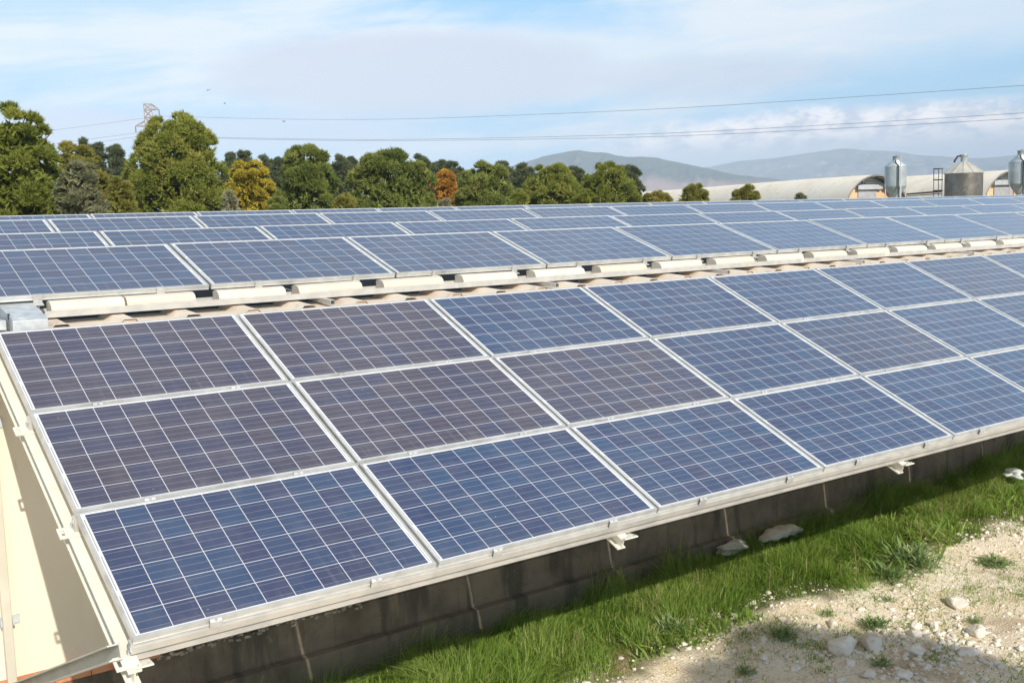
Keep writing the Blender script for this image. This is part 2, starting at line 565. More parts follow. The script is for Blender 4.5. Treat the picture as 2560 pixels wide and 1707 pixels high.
M['straw'] = foliage('dry_stalks', (0.36, 0.28, 0.15), (0.45, 0.36, 0.20), (0.5, 0.42, 0.26), 0.2)
M['rubble'] = plain('crumbled_mortar', (0.28, 0.245, 0.20), (0.44, 0.39, 0.33), 30, 0.95)
M['wall'] = cream_wall()
M['concrete'] = concrete()
M['cells'] = pv_cells()


# ------------------------------------------------------------------ ground
def sstep(x, a, b):
    t = np.clip((x - a) / (b - a), 0, 1)
    return t * t * (3 - 2 * t)


def vnoise(x, y, seed=0):
    """smooth value noise on arrays"""
    xi, yi = np.floor(x).astype(np.int64), np.floor(y).astype(np.int64)
    fx, fy = x - xi, y - yi
    fx, fy = fx * fx * (3 - 2 * fx), fy * fy * (3 - 2 * fy)
    def h(i, j):
        n = (i * 374761393 + j * 668265263 + seed * 1442695041) & 0x7fffffff
        n = ((n ^ (n >> 13)) * 1274126177) & 0x7fffffff
        return ((n ^ (n >> 16)) & 0xffff) / 65535.0
    return (h(xi, yi) * (1 - fx) + h(xi + 1, yi) * fx) * (1 - fy) + (h(xi, yi + 1) * (1 - fx) + h(xi + 1, yi + 1) * fx) * fy


def gz(x, y):
    x = np.asarray(x, float)
    y = np.asarray(y, float)
    z = -1.93 + 0.028 * np.clip(x - 3, -4, 10)
    z = z - 0.10 * sstep(y, 1.9, 0.6)
    near = 1 - sstep(np.hypot(x - 5, y - 1), 14, 30)
    z = z + near * (0.05 * (vnoise(x * 0.9, y * 0.9, 1) - 0.5) + 0.03 * (vnoise(x * 3.1, y * 3.1, 2) - 0.5) + 0.012 * (vnoise(x * 9, y * 9, 3) - 0.5))
    d = np.hypot(x, y)
    z = z + 1.7 * sstep(d, 30, 130)
    z = z - 60 * sstep(d, 400, 3000)
    return z


def ground_mat():
    m, t, b, o = material('stony_ground')
    p = pos(t)
    x, y, z = t.sep(p)
    n1 = t.noise(p, 0.8, 6, 0.6)
    n2 = t.noise(p, 3.2, 6, 0.65)
    n3 = t.noise(p, 16, 5, 0.7)
    c = t.mix(t.ss(n1, 0.35, 0.65), (0.86, 0.76, 0.62), (0.80, 0.64, 0.43))
    c = t.mix(t.ss(n2, 0.52, 0.70, 0, 0.75), c, (0.66, 0.50, 0.31))
    c = t.mix(t.ss(n3, 0.54, 0.66, 0, 0.8), c, (0.90, 0.84, 0.75))
    vor = t.n('ShaderNodeTexVoronoi', feature='F1')
    t.set(vor.inputs['Vector'], p)
    vor.inputs['Scale'].default_value = 58
    g = t.sep(vor.outputs['Color'])
    c = t.mix(t.math('MULTIPLY', t.ss(g[0], 0.4, 0.9), 0.45), c, (0.90, 0.83, 0.72))
    c = t.mix(t.math('MULTIPLY', t.ss(g[1], 0.75, 0.95), 0.5), c, (0.44, 0.34, 0.23))
    # earth and moss under the grass strip, and far fields
    edge = t.math('ADD', y, t.math('MULTIPLY', t.math('SUBTRACT', t.noise(p, 1.7, 4), 0.5), 0.9))
    c = t.mix(t.ss(edge, 1.35, 1.75), c, (0.085, 0.095, 0.03))
    moss = t.ss(t.noise(p, 2.1, 7, 0.75), 0.57, 0.70, 0, 0.8)
    c = t.mix(moss, c, (0.30, 0.30, 0.10))
    soil = t.ss(t.noise(t.map(p, (1, 1, 1), (7, 3, 0)), 1.1, 6, 0.6), 0.56, 0.66, 0, 0.6)
    c = t.mix(soil, c, (0.40, 0.29, 0.18))
    far = t.ss(y, 14, 20)
    c = t.mix(far, c, (0.16, 0.15, 0.07))
    t.set(b.inputs['Base Color'], c)
    b.inputs['Roughness'].default_value = 0.95
    b.inputs['Specular IOR Level'].default_value = 0.2
    h = t.math('ADD', t.math('MULTIPLY', vor.outputs['Distance'], -1.0), t.math('MULTIPLY', n3, 0.8))
    bump(t, b, h, 0.45, 0.02)
    return m


def lines(fine0, fine1, step, far):
    a = list(np.arange(fine0, fine1 + 1e-6, step))
    s, v = step, fine1
    while v < far:
        s *= 1.28
        v += s
        a.append(v)
    s, v = step, fine0
    while v > -far:
        s *= 1.28
        v -= s
        a.insert(0, v)
    return np.array(a)


gx, gy = lines(-3, 17, 0.08, 14000), lines(-6, 3.2, 0.08, 14000)
X, Y = np.meshgrid(gx, gy)
Vg = np.stack([X, Y, gz(X, Y)], -1).reshape(-1, 3)
nx, ny = len(gx), len(gy)
i = np.arange(nx - 1)[None, :] + nx * np.arange(ny - 1)[:, None]
Fg = np.stack([i, i + 1, i + nx + 1, i + nx], -1).reshape(-1, 4)
tag(np_mesh('ground', Vg, Fg, ground_mat(), smooth=True), kind='structure')


# ------------------------------------------------------------------ far hills
def hill_mat(name, low, high, rocky):
    m, t, b, o = material(name)
    p = pos(t)
    x, y, z = t.sep(p)
    n = t.noise(p, 0.004, 8, 0.65)
    c = t.mix(t.ss(n, 0.38, 0.62), low, high)
    foot = t.math('ADD', z, t.math('MULTIPLY', t.math('SUBTRACT', t.noise(p, 0.0016, 6, 0.6), 0.5), 240.0))
    c = t.mix(t.ss(foot, 165, 90, 0, 0.85), c, (0.36, 0.24, 0.19))
    c = t.mix(t.ss(t.noise(p, 0.011, 8, 0.7), 0.55, 0.7, 0, 0.8), c, rocky)
    t.set(b.inputs['Base Color'], c)
    b.inputs['Roughness'].default_value = 1.0
    b.inputs['Specular IOR Level'].default_value = 0.0
    return m


def ridge(name, prof, D, depth, mat, seed, label_kind='structure'):
    az = np.array([a for a, _ in prof])
    hh = np.array([h for _, h in prof], float)
    aa = np.linspace(az[0], az[-1], 260)
    top = np.interp(aa, az, hh)
    k = np.hanning(9)
    k /= k.sum()
    top = np.convolve(np.pad(top, 4, 'edge'), k, 'valid')
    rows = 150
    V = []
    for j in range(rows):
        s = j / (rows - 1)                         # 0 foot near us .. 1 far foot
        dist = D - depth * (0.62 - s) * 1.0
        q = math.sin(math.pi * min(1, s / 0.62) / 2) ** 1.25 if s < 0.62 else max(0.0, 1 - (s - 0.62) / 0.38) ** 0.8
        ar = np.radians(aa)
        g = vnoise(aa * 1.2 + seed + 1.5 * s, np.full_like(aa, s * 7.0), seed) - 0.5
        g2 = vnoise(aa * 2.9 + seed - 4 * s, np.full_like(aa, s * 23.0), seed + 5) - 0.5
        g3 = vnoise(aa * 6.5 + 9 * s, np.full_like(aa, s * 56.0), seed + 9) - 0.5
        z = -60 + (top + 60) * q + (top + 60) * (0.26 * g + 0.15 * g2 + 0.07 * g3) * (q * (1 - q) * 3.2 + 0.035)
        V.append(np.stack([CAM.x + dist * np.sin(ar), CAM.y + dist * np.cos(ar), z], -1))
    V = np.concatenate(V)
    n = len(aa)
    i = np.arange(n - 1)[None, :] + n * np.arange(rows - 1)[:, None]
    Fc = np.stack([i, i + 1, i + n + 1, i + n], -1).reshape(-1, 4)
    return tag(np_mesh(name, V, Fc, mat, smooth=True), kind='structure')


ridge('hill', [(30.5, 40), (32.5, 120), (34.35, 185), (36.27, 250), (37.96, 285), (39.65, 302), (41.11, 283), (42.15, 266), (43.6, 258), (44.84, 232), (46.06, 206), (47.89, 165), (49.89, 141), (52.84, 117), (56, 70), (60, 20)],
      5000, 2200, hill_mat('wooded_hill', (0.045, 0.065, 0.045), (0.075, 0.09, 0.055), (0.20, 0.15, 0.11)), 3)
ridge('mountains', [(38, 180), (41, 260), (43.8, 318), (45.24, 349), (46.68, 383), (47.89, 407), (49.89, 426), (51.47, 457), (52.83, 472), (54.17, 450), (55.49, 427), (56.42, 396), (57.34, 386), (58.79, 354), (59.85, 351), (60.9, 367), (61.92, 382), (63.6, 353), (66, 400), (70, 300)],
      9000, 4000, hill_mat('rocky_mountains', (0.08, 0.09, 0.075), (0.20, 0.17, 0.14), (0.62, 0.50, 0.44)), 8)

# ------------------------------------------------------------------ the shed
SL = math.tan(R(3.85))                       # roof pitch


def roof_z(y):
    return 1.205 + SL * (y - 2.88)


shed = thing('farm_shed', 'long low cream shed whose roof carries the rows of solar panels', 'building', (0, 3, -1.9))
XA, XB = -8.0, 42.0
MB().box(XA, XB, 3.0, 3.22, -1.2, 1.12).build('wall', M['wall'], shed)
MB().box(XA, XA + .2, 3.22, 14.0, -2.4, 1.12).build('wall', M['wall'], shed)
MB().box(XB - .2, XB, 3.22, 14.0, -2.4, 1.12).build('wall', M['wall'], shed)
MB().box(XA, XB, 14.0, 14.2, -2.4, 1.85).build('wall', M['wall'], shed)
pl = MB()
LEDGE = -1.60
pl.box(XA, XB, 2.95, 3.24, LEDGE, -1.302)
pl.box(XA, XB, 2.865, 3.24, -2.6, LEDGE - .002)
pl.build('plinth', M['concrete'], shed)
tl = MB()
for k in range(36):
    x0 = XA + k * 0.25
    tl.box(x0, x0 + 0.244, 2.935, 3.2, -1.30, -1.202)
tl.build('tile_ledge', M['tile'], shed)
rs = random.Random(4)
rub = MB()
for k in range(170):
    x = rs.uniform(0.98, 2.7)
    s = rs.uniform(0.008, 0.024)
    z = -1.30 + rs.uniform(-0.03, 0.05)
    y = 2.95 + rs.uniform(-0.012, 0.02)
    bm = [(rs.uniform(.6, 1) * a, rs.uniform(.6, 1) * b_ * .6, rs.uniform(.5, 1) * c_) for c_ in (-1, 1) for b_ in (-1, 1) for a in (-1, 1)]
    rub.add([(x + s * a, y + s * b_, z + s * .6 * c_) for a, b_, c_ in bm], [(0, 2, 3, 1), (4, 5, 7, 6), (0, 1, 5, 4), (2, 6, 7, 3), (0, 4, 6, 2), (1, 3, 7, 5)])
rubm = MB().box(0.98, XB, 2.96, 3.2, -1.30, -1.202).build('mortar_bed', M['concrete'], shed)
o = rub.build('rubble_course', M['rubble'], shed)
o['kind'] = 'stuff'
# trapezoid roof sheet, crests run up the slope
rf = MB()
NP = int((XB - XA) / 0.465)
ya, yb = 2.88, 3.40
for k in range(NP):
    xc = 1.859 + 0.465 * (k - 21)
    pr = [(xc - .2325, 0), (xc - .085, 0), (xc - .042, .042), (xc + .042, .042), (xc + .085, 0), (xc + .2325, 0)]
    for (p, q) in zip(pr[:-1], pr[1:]):
        rf.add([(p[0], ya, roof_z(ya) + p[1]), (q[0], ya, roof_z(ya) + q[1]), (q[0], yb, roof_z(yb) + q[1]), (p[0], yb, roof_z(yb) + p[1])], [(0, 1, 2, 3)])
    z0 = roof_z(ya)
    rf.add([(xc - .2325, ya, z0 - .006), (xc + .2325, ya, z0 - .006), (xc + .2325, ya, z0), (xc - .2325, ya, z0)], [(0, 1, 2, 3)])
    if k % 2:
        rf.add([(xc - .076, ya + .012, z0), (xc + .076, ya + .012, z0), (xc + .04, ya + .012, z0 + .036), (xc - .04, ya + .012, z0 + .036)], [(0, 1, 2, 3)], 1)
    else:
        rf.add([(xc - .076, ya + .05, z0), (xc + .076, ya + .05, z0), (xc + .04, ya + .05, z0 + .028), (xc - .04, ya + .05, z0 + .028)], [(0, 1, 2, 3)], 1)
rf.add([(XA, ya, roof_z(ya) - .02), (XB, ya, roof_z(ya) - .02), (XB, yb, roof_z(yb) - .02), (XA, yb, roof_z(yb) - .02)], [(0, 1, 2, 3)])
rf.build('roof_sheet', [M['sheet'], M['foam']], shed, fix=False)
dark_roof = MB()  # roof behind the sheet, coloured black so the gaps below read as shade
y0_, y1_ = 3.38, 14.3
dark_roof.prism([(y0_, roof_z(y0_) - .12), (y0_, roof_z(y0_) - .030), (y1_, roof_z(y1_) - .030), (y1_, roof_z(y1_) - .12)], XA, XB, 'x')
dark_roof.build('shade_dark_roof', M['undershade'], shed)

# downpipe on the sunlit wall and its clip
dp = thing('downpipe', 'cream square downpipe fixed to the sunlit plaster wall', 'pipe', (-0.02, 2.97, -1.2))
MB().box(-0.055, 0.005, 2.925, 2.985, -2.2, 1.15).build('pipe', M['downpipe'], dp, bevel=0.006)
for z in (-0.78, 0.6):
    cl = MB()
    cl.box(-0.12, 0.065, 2.987, 2.999, z - .03, z + .03)
    cl.box(-0.068, -0.057, 2.93, 2.987, z - .025, z + .025)
    cl.box(0.007, 0.018, 2.93, 2.987, z - .025, z + .025)
    cl.build('clip', M['galv'], dp)

# galvanised cable tray coming over the eave
tr = thing('cable_tray', 'galvanised cable tray cover running over the eave at the left', 'cable tray', (0.26, 3.1, 1.22))
prof = [(2.86, 1.225), (2.86, 1.296), (2.90, 1.318), (3.42, 1.408), (3.42, 1.225)]
MB().prism(prof, 0.15, 0.376, 'x').build('cover', M['galv'], tr, bevel=0.006)
for y, z in ((2.96, 1.336), (3.3, 1.395)):
    for x in (0.146, 0.37):
        MB().box(x, x + .01, y, y + .035, z - .035, z + .006).build('clip', M['dark'], tr)
MB().box(0.06, 0.125, 2.95, 3.4, 1.235, 1.30).build('side_bracket', M['galv'], tr)

# ------------------------------------------------------------------ solar panels
TF, TB = 0.4231932969814677, 0.4231932969814677 - 0.09430053
PU, PV = 1.67, 1.01


def frame_mesh():
    m = MB()
    front = [(0, 0), (.014, 0), (.014, -.006), (.011, -.04), (.0, -.04), (.0, -.036), (.003, -.033), (.003, -.017), (0, -.013)]
    m.prism(front, 0, 1.65, 'x')
    m.prism([(.99 - a, b_) for a, b_ in front], 0, 1.65, 'x')
    side = [(0, 0), (.014, 0), (.014, -.006), (.011, -.04), (0, -.04)]
    m.prism(side, .014, .976, 'y')
    m.prism([(1.65 - a, b_) for a, b_ in side], .014, .976, 'y')
    return m


def clamp_mesh(x):
    m = MB()
    m.prism([(-.018, -.046), (-.018, -.006), (-.006, .0035), (.012, .0035), (.012, .0005), (-.0045, .0005), (-.014, -.007), (-.014, -.046)], x - .03, x + .03, 'x')
    m.lathe([(0.0, -.004), (.008, -.004), (.008, .004), (0, .004)], 8, (x, -.011, .004))
    return m


def bracket_clamp_mesh(x):
    """clamp with a foot reaching down to the roof rail"""
    m = MB()
    m.prism([(-.012, -.055), (-.012, .0035), (.012, .0035), (.012, .0005), (-.006, .0005), (-.006, -.055)], x - .03, x + .03, 'x')
    m.prism([(-.055, -.062), (-.055, -.056), (.06, -.056), (.06, -.062)], x - .034, x + .034, 'x')
    m.box(x - .004, x + .004, -.045, .06, -.14, -.063)
    return m


def panel(tint, clampfn):
    t = thing('solar_panel', 'x', 'solar panel', (0, 0, 0))
    frame_mesh().build('frame', M['alu'], t)
    g = MB()
    g.add([(.008, .008, -.0035), (1.642, .008, -.0035), (1.642, .982, -.0035), (.008, .982, -.0035)], [(0, 1, 2, 3)])
    o = g.build('cell_sheet', M['cells'], t, fix=False)
    o['tint'] = float(tint)
    bk = MB()
    bk.add([(.008, .008, -.008), (1.642, .008, -.008), (1.642, .982, -.008), (.008, .982, -.008)], [(0, 3, 2, 1)])
    bk.build('back_sheet', M['white'], t, fix=False)
    for x in (.39, 1.27):
        clampfn(x).build('clamp', M['alu'], t)
    return t


NTH = ['first', 'second', 'third', 'fourth', 'fifth', 'sixth', 'seventh', 'eighth', 'ninth', 'tenth', 'eleventh', 'twelfth',
       'thirteenth', 'fourteenth', 'fifteenth', 'sixteenth', 'seventeenth', 'eighteenth', 'nineteenth', 'twentieth']
proto = panel(0.0, clamp_mesh)
proto_b = panel(0.0, bracket_clamp_mesh)
used = {}


def place(src, loc, rot, tint, label, group):
    if src.name not in used:
        used[src.name] = 1
        o = src
        o.location, o.rotation_euler, o['label'] = loc, rot, label
    else:
        o = dup(src, loc, label, rot)
    o['group'] = group
    for c in o.children:
        if c.name.startswith('cell_sheet'):
            c['tint'] = float(tint)
    return o


# front array: three rows, tints read off the photograph
TINT = {0: [0.20, 0.05, 0.12, 0.0, 0.02, 0.05, 0.1, 0.0, 0.2], 1: [0.90, 0.95, 0.85, 0.10, 0.55, 0.05, 0.4, 0.1, 0.3], 2: [1.0, 1.0, 0.02, 0.05, 0.03, 0.02, 0.5, 0.15, 0.3]}
ROWN = ['lowest', 'middle', 'top']
ps = random.Random(7)
for r in range(3):
    for k in range(9):
        v = r * PV + 0.01
        loc = (k * PU + 0.01, v * math.cos(TF) , v * math.sin(TF))
        ti = TINT[r][k]
        colr = 'purple-grey' if ti > 0.7 else ('violet-blue' if ti > 0.35 else 'blue')
        jit = ps.uniform(-0.0022, 0.0022)
        place(proto, loc, (TF + jit, ps.uniform(-.001, .001), 0), ti,
              '%s solar panel, %s from the left end in the %s row of the front array' % (colr, NTH[k], ROWN[r]), 'solar panels of the front array')
# rows on the roof behind
ROWS = [(3.2735, 1.43994, 0.00673, 0, 10, 'first'), (5.16348, 1.5669, 1.60796, -1, 11, 'second'), (7.04631, 1.71522, 1.56238, -1, 13, 'third'), (11.46269, 1.83007, 1.51327, 0, 18, 'farthest')]
for ri, (y, z, u, k0, k1, nm) in enumerate(ROWS):
    for k in range(k0, k1):
        loc = (u + k * PU + .01, y, z)
        ti = max(0, min(1, ps.gauss(0.16, 0.14))) + 0.0
        place(proto_b if ri == 0 else proto, loc, (TB + ps.uniform(-.003, .003), ps.uniform(-.0012, .0012), 0), ti,
              'blue-grey solar panel, %s from the left in the %s roof row behind the blocks' % (NTH[k - k0], nm), 'solar panels on the roof')


# ------------------------------------------------------------------ array steelwork
def fr(v, off):
    """point on the front array: v up the slope, off below the panel face -> (y, z)"""
    return (v * math.cos(TF) + off * math.sin(TF), v * math.sin(TF) - off * math.cos(TF))


XE = 15.1
# purlins under the front array
def purlin(v, label, lowest=False):
    a, b_ = 0.0, XE
    t = thing('purlin_rail', label, 'rail', (0, *fr(v, .08)), 'rails under the front array')
    if lowest:
        # open channel: light face, groove, recessed web, bright lower lip
        q = [(.006, .041), (.006, .046), (-.012, .047), (-.012, .084), (.012, .086), (.012, .092), (-.002, .093), (-.002, .096), (.010, .097), (.010, .113), (-.016, .115), (-.016, .124), (.045, .124), (.045, .041)]
        MB().prism([fr(v + s, o) for s, o in q], a, b_, 'x').build('channel', M['rail'], t)
    else:
        q = [(-.028, .041), (-.028, .119), (.028, .119), (.028, .041)]
        MB().prism([fr(v + s, o) for s, o in q], a, b_, 'x').build('channel', M['rail'], t)
        q = [(-.0085, .006), (-.0085, .0405), (.0085, .0405), (.0085, .006), (.003, .006), (.003, .016), (-.003, .016), (-.003, .006)]
        MB().prism([fr(v + s, o) for s, o in q], a + .01, b_, 'x').build('joint_strip', M['alu'], t)
    e = MB()
    for s, o in ((-.012, .06), (.012, .1)):
        yy, zz = fr(v + .01 + s, o)
        e.box(-.006, -.0005, yy - .012, yy + .012, zz - .012, zz + .012)
    e.build('end_clip', M['galv'], t)


purlin(0.008, 'aluminium channel rail along the bottom edge of the front array', True)
purlin(1.01, 'aluminium rail between the lowest and middle rows of front panels')
purlin(2.02, 'aluminium rail between the middle and top rows of front panels')
purlin(3.00, 'aluminium rail under the top edge of the front array')


def rafter(x, label):
    t = thing('steel_rafter', label, 'beam', (x, *fr(0, .2)), 'sloping steel rafters of the front array')
    o1, o2, w = .125, .212, .032
    def sec(vA, vB, xa, xb, oa, ob):
        p = [fr(vA, oa), fr(vB, oa), fr(vB, ob), fr(vA, ob)]
        return MB().prism(p, xa, xb, 'x')
    v0, v1 = (-.075 if x < 1 else -.045), 2.93
    sec(v0, v1, x - w, x + w, o1, o1 + .009).build('top_flange', M['beam'], t)
    sec(v0, v1, x - .004, x + .004, o1 + .009, o2 - .009).build('web', M['beam'], t)
    sec(v0, v1, x - w, x + w, o2 - .009, o2).build('bottom_flange', M['beam'], t)
    for v in ((0.0, 1.01, 2.02) if x < 1 else ()):
        # slotted plate carrying the rail: strips left around an open slot
        for xa, xb, va, vb in ((-.078, -.064, -.055, .03), (-.046, .031, -.055, .03), (-.064, -.046, -.055, -.036), (-.064, -.046, .012, .03)):
            sec(v + va, v + vb, x + xa, x + xb, o1 - .012, o1 - .0025).build('plate', M['beam'], t)
    if x > 0.1 or True:
        # small shelf bracket sticking out under the bottom rail
        y, z = fr(-.02, .128)
        pb = MB()
        pb.box(x - .02, x + .088, y - .05, y + .03, z - .012, z - .004)
        pb.build('shelf', M['beam'], t)
        bt = MB()
        for xx in (.02, .07):
            bt.lathe([(0, 0), (.006, 0), (.006, .006), (0, .006)], 6, (x + xx, y - .034, z - .003))
        bt.build('bolt', M['galv'], t)


for k, x in enumerate((0.0, 3.05, 6.0, 9.05, 12.05)):
    rafter(x, ['cream steel rafter at the left end of the front array', 'cream rafter stub under the second front panel from the left', 'cream rafter stub under the fourth front panel from the left', 'rafter under the sixth front panel from the left', 'rafter under the eighth front panel from the left'][k])


def brace(x, label):
    t = thing('diagonal_brace', label, 'brace', (x, 0.1, -.12), 'braces propping the rafters off the wall')
    A, B = (0.06, -.027), (2.93, -1.229)
    d = Vector((B[0] - A[0], B[1] - A[1])).normalized()
    n = Vector((-d.y, d.x))
    def q(s, k): return (s[0] + n.x * k, s[1] + n.y * k)
    MB().prism([q(A, 0), q(B, 0), q(B, .008), q(A, .008)], x - .03, x + .03, 'x').build('flange', M['brace'], t)
    MB().prism([q(A, -.06), q(B, -.06), q(B, 0), q(A, 0)], x + .022, x + .03, 'x').build('web', M['brace'], t)
    MB().prism([q(A, -.068), q(B, -.068), q(B, -.06), q(A, -.06)], x - .03, x + .03, 'x').build('flange', M['brace'], t)


brace(-0.068, 'grey steel brace running down to the wall at the left corner')

# rail with cream blocks behind the front array
rl = thing('block_rail', 'long aluminium channel on the roof holding the cream blocks', 'rail', (0, 3.2, 1.27))
MB().prism([(3.155, 1.280), (3.155, 1.328), (3.160, 1.328), (3.160, 1.285), (3.325, 1.285), (3.325, 1.338), (3.330, 1.338), (3.330, 1.280)], 0.38, 30.0, 'x').build('channel', M['rail'], rl)
rr = random.Random(3)
starts = [(0.47, 0.985), (1.0, 1.52), (1.704, 2.26), (2.378, 2.96)] + [(3.164 + .815 * k, 3.164 + .815 * k + .60 + .003 * k) for k in range(16)]


def block_mesh(L, s):
    q = [(0.0, 0), (0.0, .055), (.010, .078), (.030, .097), (.062, .108), (.100, .110), (.150, .100), (.150, 0)]
    return MB().prism([(3.166 + a, 1.286 + b_) for a, b_ in q], s, s + L, 'x')


for k, (a, b_) in enumerate(starts):
    o = block_mesh(b_ - a, a).build('cream_block', M['block'], None, bevel=0.004)
    mat = Matrix.Translation((-a, -3.24, -1.286))
    o.data.transform(mat)
    o.location = (a, 3.24, 1.286)
    o.rotation_euler = (0, rr.uniform(-.006, .006), rr.uniform(-.022, .022))
    tag(o, 'cream rounded block lying in the roof rail, %s from the left' % NTH[k], 'block', 'cream blocks in the roof rail')
# square tube ends poking out over the roof sheet
for k in range(6):
    x = 2.55 + 2.316 * k
    m = MB()
    z = roof_z(2.96) + .02
    for (xa, xb, za, zb) in ((0, .04, 0, .003), (0, .04, .037, .04), (0, .003, .003, .037), (.037, .04, .003, .037)):
        m.add([(x + a, y, z + SL * (y - 2.96) + c_) for y in (2.96, 3.9) for c_ in (za, zb) for a in (xa, xb)], [(0, 1, 3, 2), (4, 6, 7, 5), (0, 4, 5, 1), (2, 3, 7, 6), (0, 2, 6, 4), (1, 5, 7, 3)])
    tag(m.build('square_tube', M['rail']), 'short square tube on the roof sheet under the block rail, %s from the left' % NTH[k], 'tube', 'square tubes on the roof')

# racks under the roof rows
for ri, (y, z, u, k0, k1, nm) in enumerate(ROWS):
    t = thing('panel_rack', 'aluminium rack carrying the %s row of roof panels' % nm, 'rack', (u + k0 * PU, y, z), 'racks under the roof panels')
    xa, xb = u + k0 * PU, u + k1 * PU
    c_, s_ = math.cos(TB), math.sin(TB)
    for v in (.30, .86):
        yy, zz = y + v * c_ + .08 * s_, z + v * s_ - .08 * c_
        MB().prism([(yy - .02, zz - .03), (yy + .02, zz - .03), (yy + .02, zz + .03), (yy - .02, zz + .03)], xa, xb, 'x').build('rail', M['rail'], t)
    me = None
    for k in range(0, k1 - k0 + 1, 2):
        for v in (.30, .86):
            yy, zz = y + v * c_ + .08 * s_, z + v * s_ - .08 * c_
            x = xa + k * PU
            MB().box(x - .02, x + .02, yy - .02, yy + .02, roof_z(yy) + .002, zz - .031).build('leg', M['rail'], t)

# ------------------------------------------------------------------ litter against the plinth
def blobmesh(c, sx, sy, sz, seed, rough=0.25, n=3):
    rd = random.Random(seed)
    bm = bmesh.new()
    bmesh.ops.create_icosphere(bm, subdivisions=n, radius=1)
    ph = [rd.uniform(0, 6) for _ in range(9)]
    for v in bm.verts:
        p = v.co
        k = 1 + rough * (math.sin(3.1 * p.x + ph[0]) * math.sin(2.7 * p.y + ph[1]) + .6 * math.sin(6.3 * p.z + ph[2] + 3 * p.x) + .4 * math.sin(9 * p.y + 7 * p.x + ph[3]))
        v.co = Vector((c[0] + p.x * sx * k, c[1] + p.y * sy * k, c[2] + max(p.z, -.6) * sz * k))
    m = MB()
    m.add([v.co for v in bm.verts], [[v.index for v in f.verts] for f in bm.faces])
    bm.free()
    return m


def single(m, name, mat, label, cat, group=None, smooth=False):
    o = m.build(name, mat, smooth=smooth)
    c = Vector((sum(v[0] for v in m.v) / len(m.v), sum(v[1] for v in m.v) / len(m.v), min(v[2] for v in m.v)))
    o.data.transform(Matrix.Translation(-c))
    o.location = c
    return tag(o, label, cat, group)


sk = blobmesh((7.72, 2.70, -1.62), .34, .11, .06, 5, .07, 4)
for i_, v in enumerate(sk.v):
    d = abs(v[0] - 7.72) / .34
    sk.v[i_] = (v[0], v[1], v[2] - .03 * d * d + .012 * math.sin(40 * v[0] + 9 * v[1]))
single(sk, 'sack', M['sack'], 'pale woven sack lying in the shade against the plinth', 'sack', smooth=True)
sk2 = blobmesh((7.05, 2.78, -1.67), .22, .10, .06, 9, .22, 4)
single(sk2, 'crumpled_sheet', M['sack'], 'crumpled grey sheet beside the pale sack at the plinth', 'sheet', smooth=True)
single(blobmesh((11.5, 2.15, -1.50), .12, .10, .06, 12, .45, 4), 'plastic_bag', M['bag'], 'translucent plastic bag caught in the grass at far right', 'plastic bag', smooth=True)


# ------------------------------------------------------------------ rocks, gravel
def rock_mesh(c, s, seed, flat=.7):
    rd = random.Random(seed)
    bm = bmesh.new()
    vs = []
    for _ in range(26):
        p = Vector((rd.gauss(0, 1), rd.gauss(0, 1), rd.gauss(0, 1))).normalized()
        p = Vector((p.x * rd.uniform(.8, 1.15), p.y * rd.uniform(.65, .95), p.z * flat))
        vs.append(bm.verts.new(p * s))
    r = bmesh.ops.convex_hull(bm, input=bm.verts[:])
    bmesh.ops.delete(bm, geom=[g for g in r['geom_interior'] if isinstance(g, bmesh.types.BMVert)], context='VERTS')
    bmesh.ops.bevel(bm, geom=bm.edges[:], offset=s * .05, segments=1, affect='EDGES')
    rz = rd.uniform(0, 6)
    bm.verts.ensure_lookup_table()
    bm.verts.index_update()
    m = MB()
    cz, sz = math.cos(rz), math.sin(rz)
    m.add([(c[0] + v.co.x * cz - v.co.y * sz, c[1] + v.co.x * sz + v.co.y * cz, c[2] + v.co.z) for v in bm.verts], [[v.index for v in f.verts] for f in bm.faces])
    bm.free()
    return m


ROCKS = [
    (6.16, .72, .15, 'largest grey limestone rock in the shade at the bottom right', .85),
    (6.42, .60, .13, 'angular limestone rock touching the largest rock on its right', .8),
    (6.62, .30, .11, 'flat pale rock in shade to the right of the rock pair', .5),
    (7.75, .62, .13, 'flat sunlit cream rock standing alone on the bare ground', .45),
    (7.35, .16, .11, 'tilted sunlit rock at the right edge of the ground', .6),
    (6.90, .50, .075, 'small cream rock at the edge of the tree shadow', .6),
    (6.50, 1.08, .06, 'rounded small stone just above the rock pair', .8),
    (6.35, 1.12, .04, 'tiny pale stone left of the rounded small stone', .8),
    (7.08, .62, .085, 'long flat stone between rock pair and lone sunlit rock', .4),
    (7.20, .50, .055, 'upright little stone at the end of the long flat stone', .9),
    (5.72, 1.22, .05, 'small white stone by the dark weeds left of the rocks', .8),
    (5.55, .72, .045, 'white pebble alone on the shaded brown soil', .7),
    (6.02, .52, .055, 'yellowish stone in front of the largest rock', .7),
    (5.92, .28, .085, 'broken pale rock at the bottom edge below the largest rock', .5),
    (6.12, .10, .10, 'wide flat rock at the bottom edge of the picture', .45),
    (6.95, .00, .085, 'grey rock in shade at the bottom right corner', .6),
]
for k, (x, y, s, lb, fl) in enumerate(ROCKS):
    single(rock_mesh((x, y, float(gz(x, y)) + s * fl * .35), s, 40 + k, fl), 'rock', M['rock'], lb, 'rock', 'limestone rocks on the bare ground')

rg = np.random.default_rng(11)
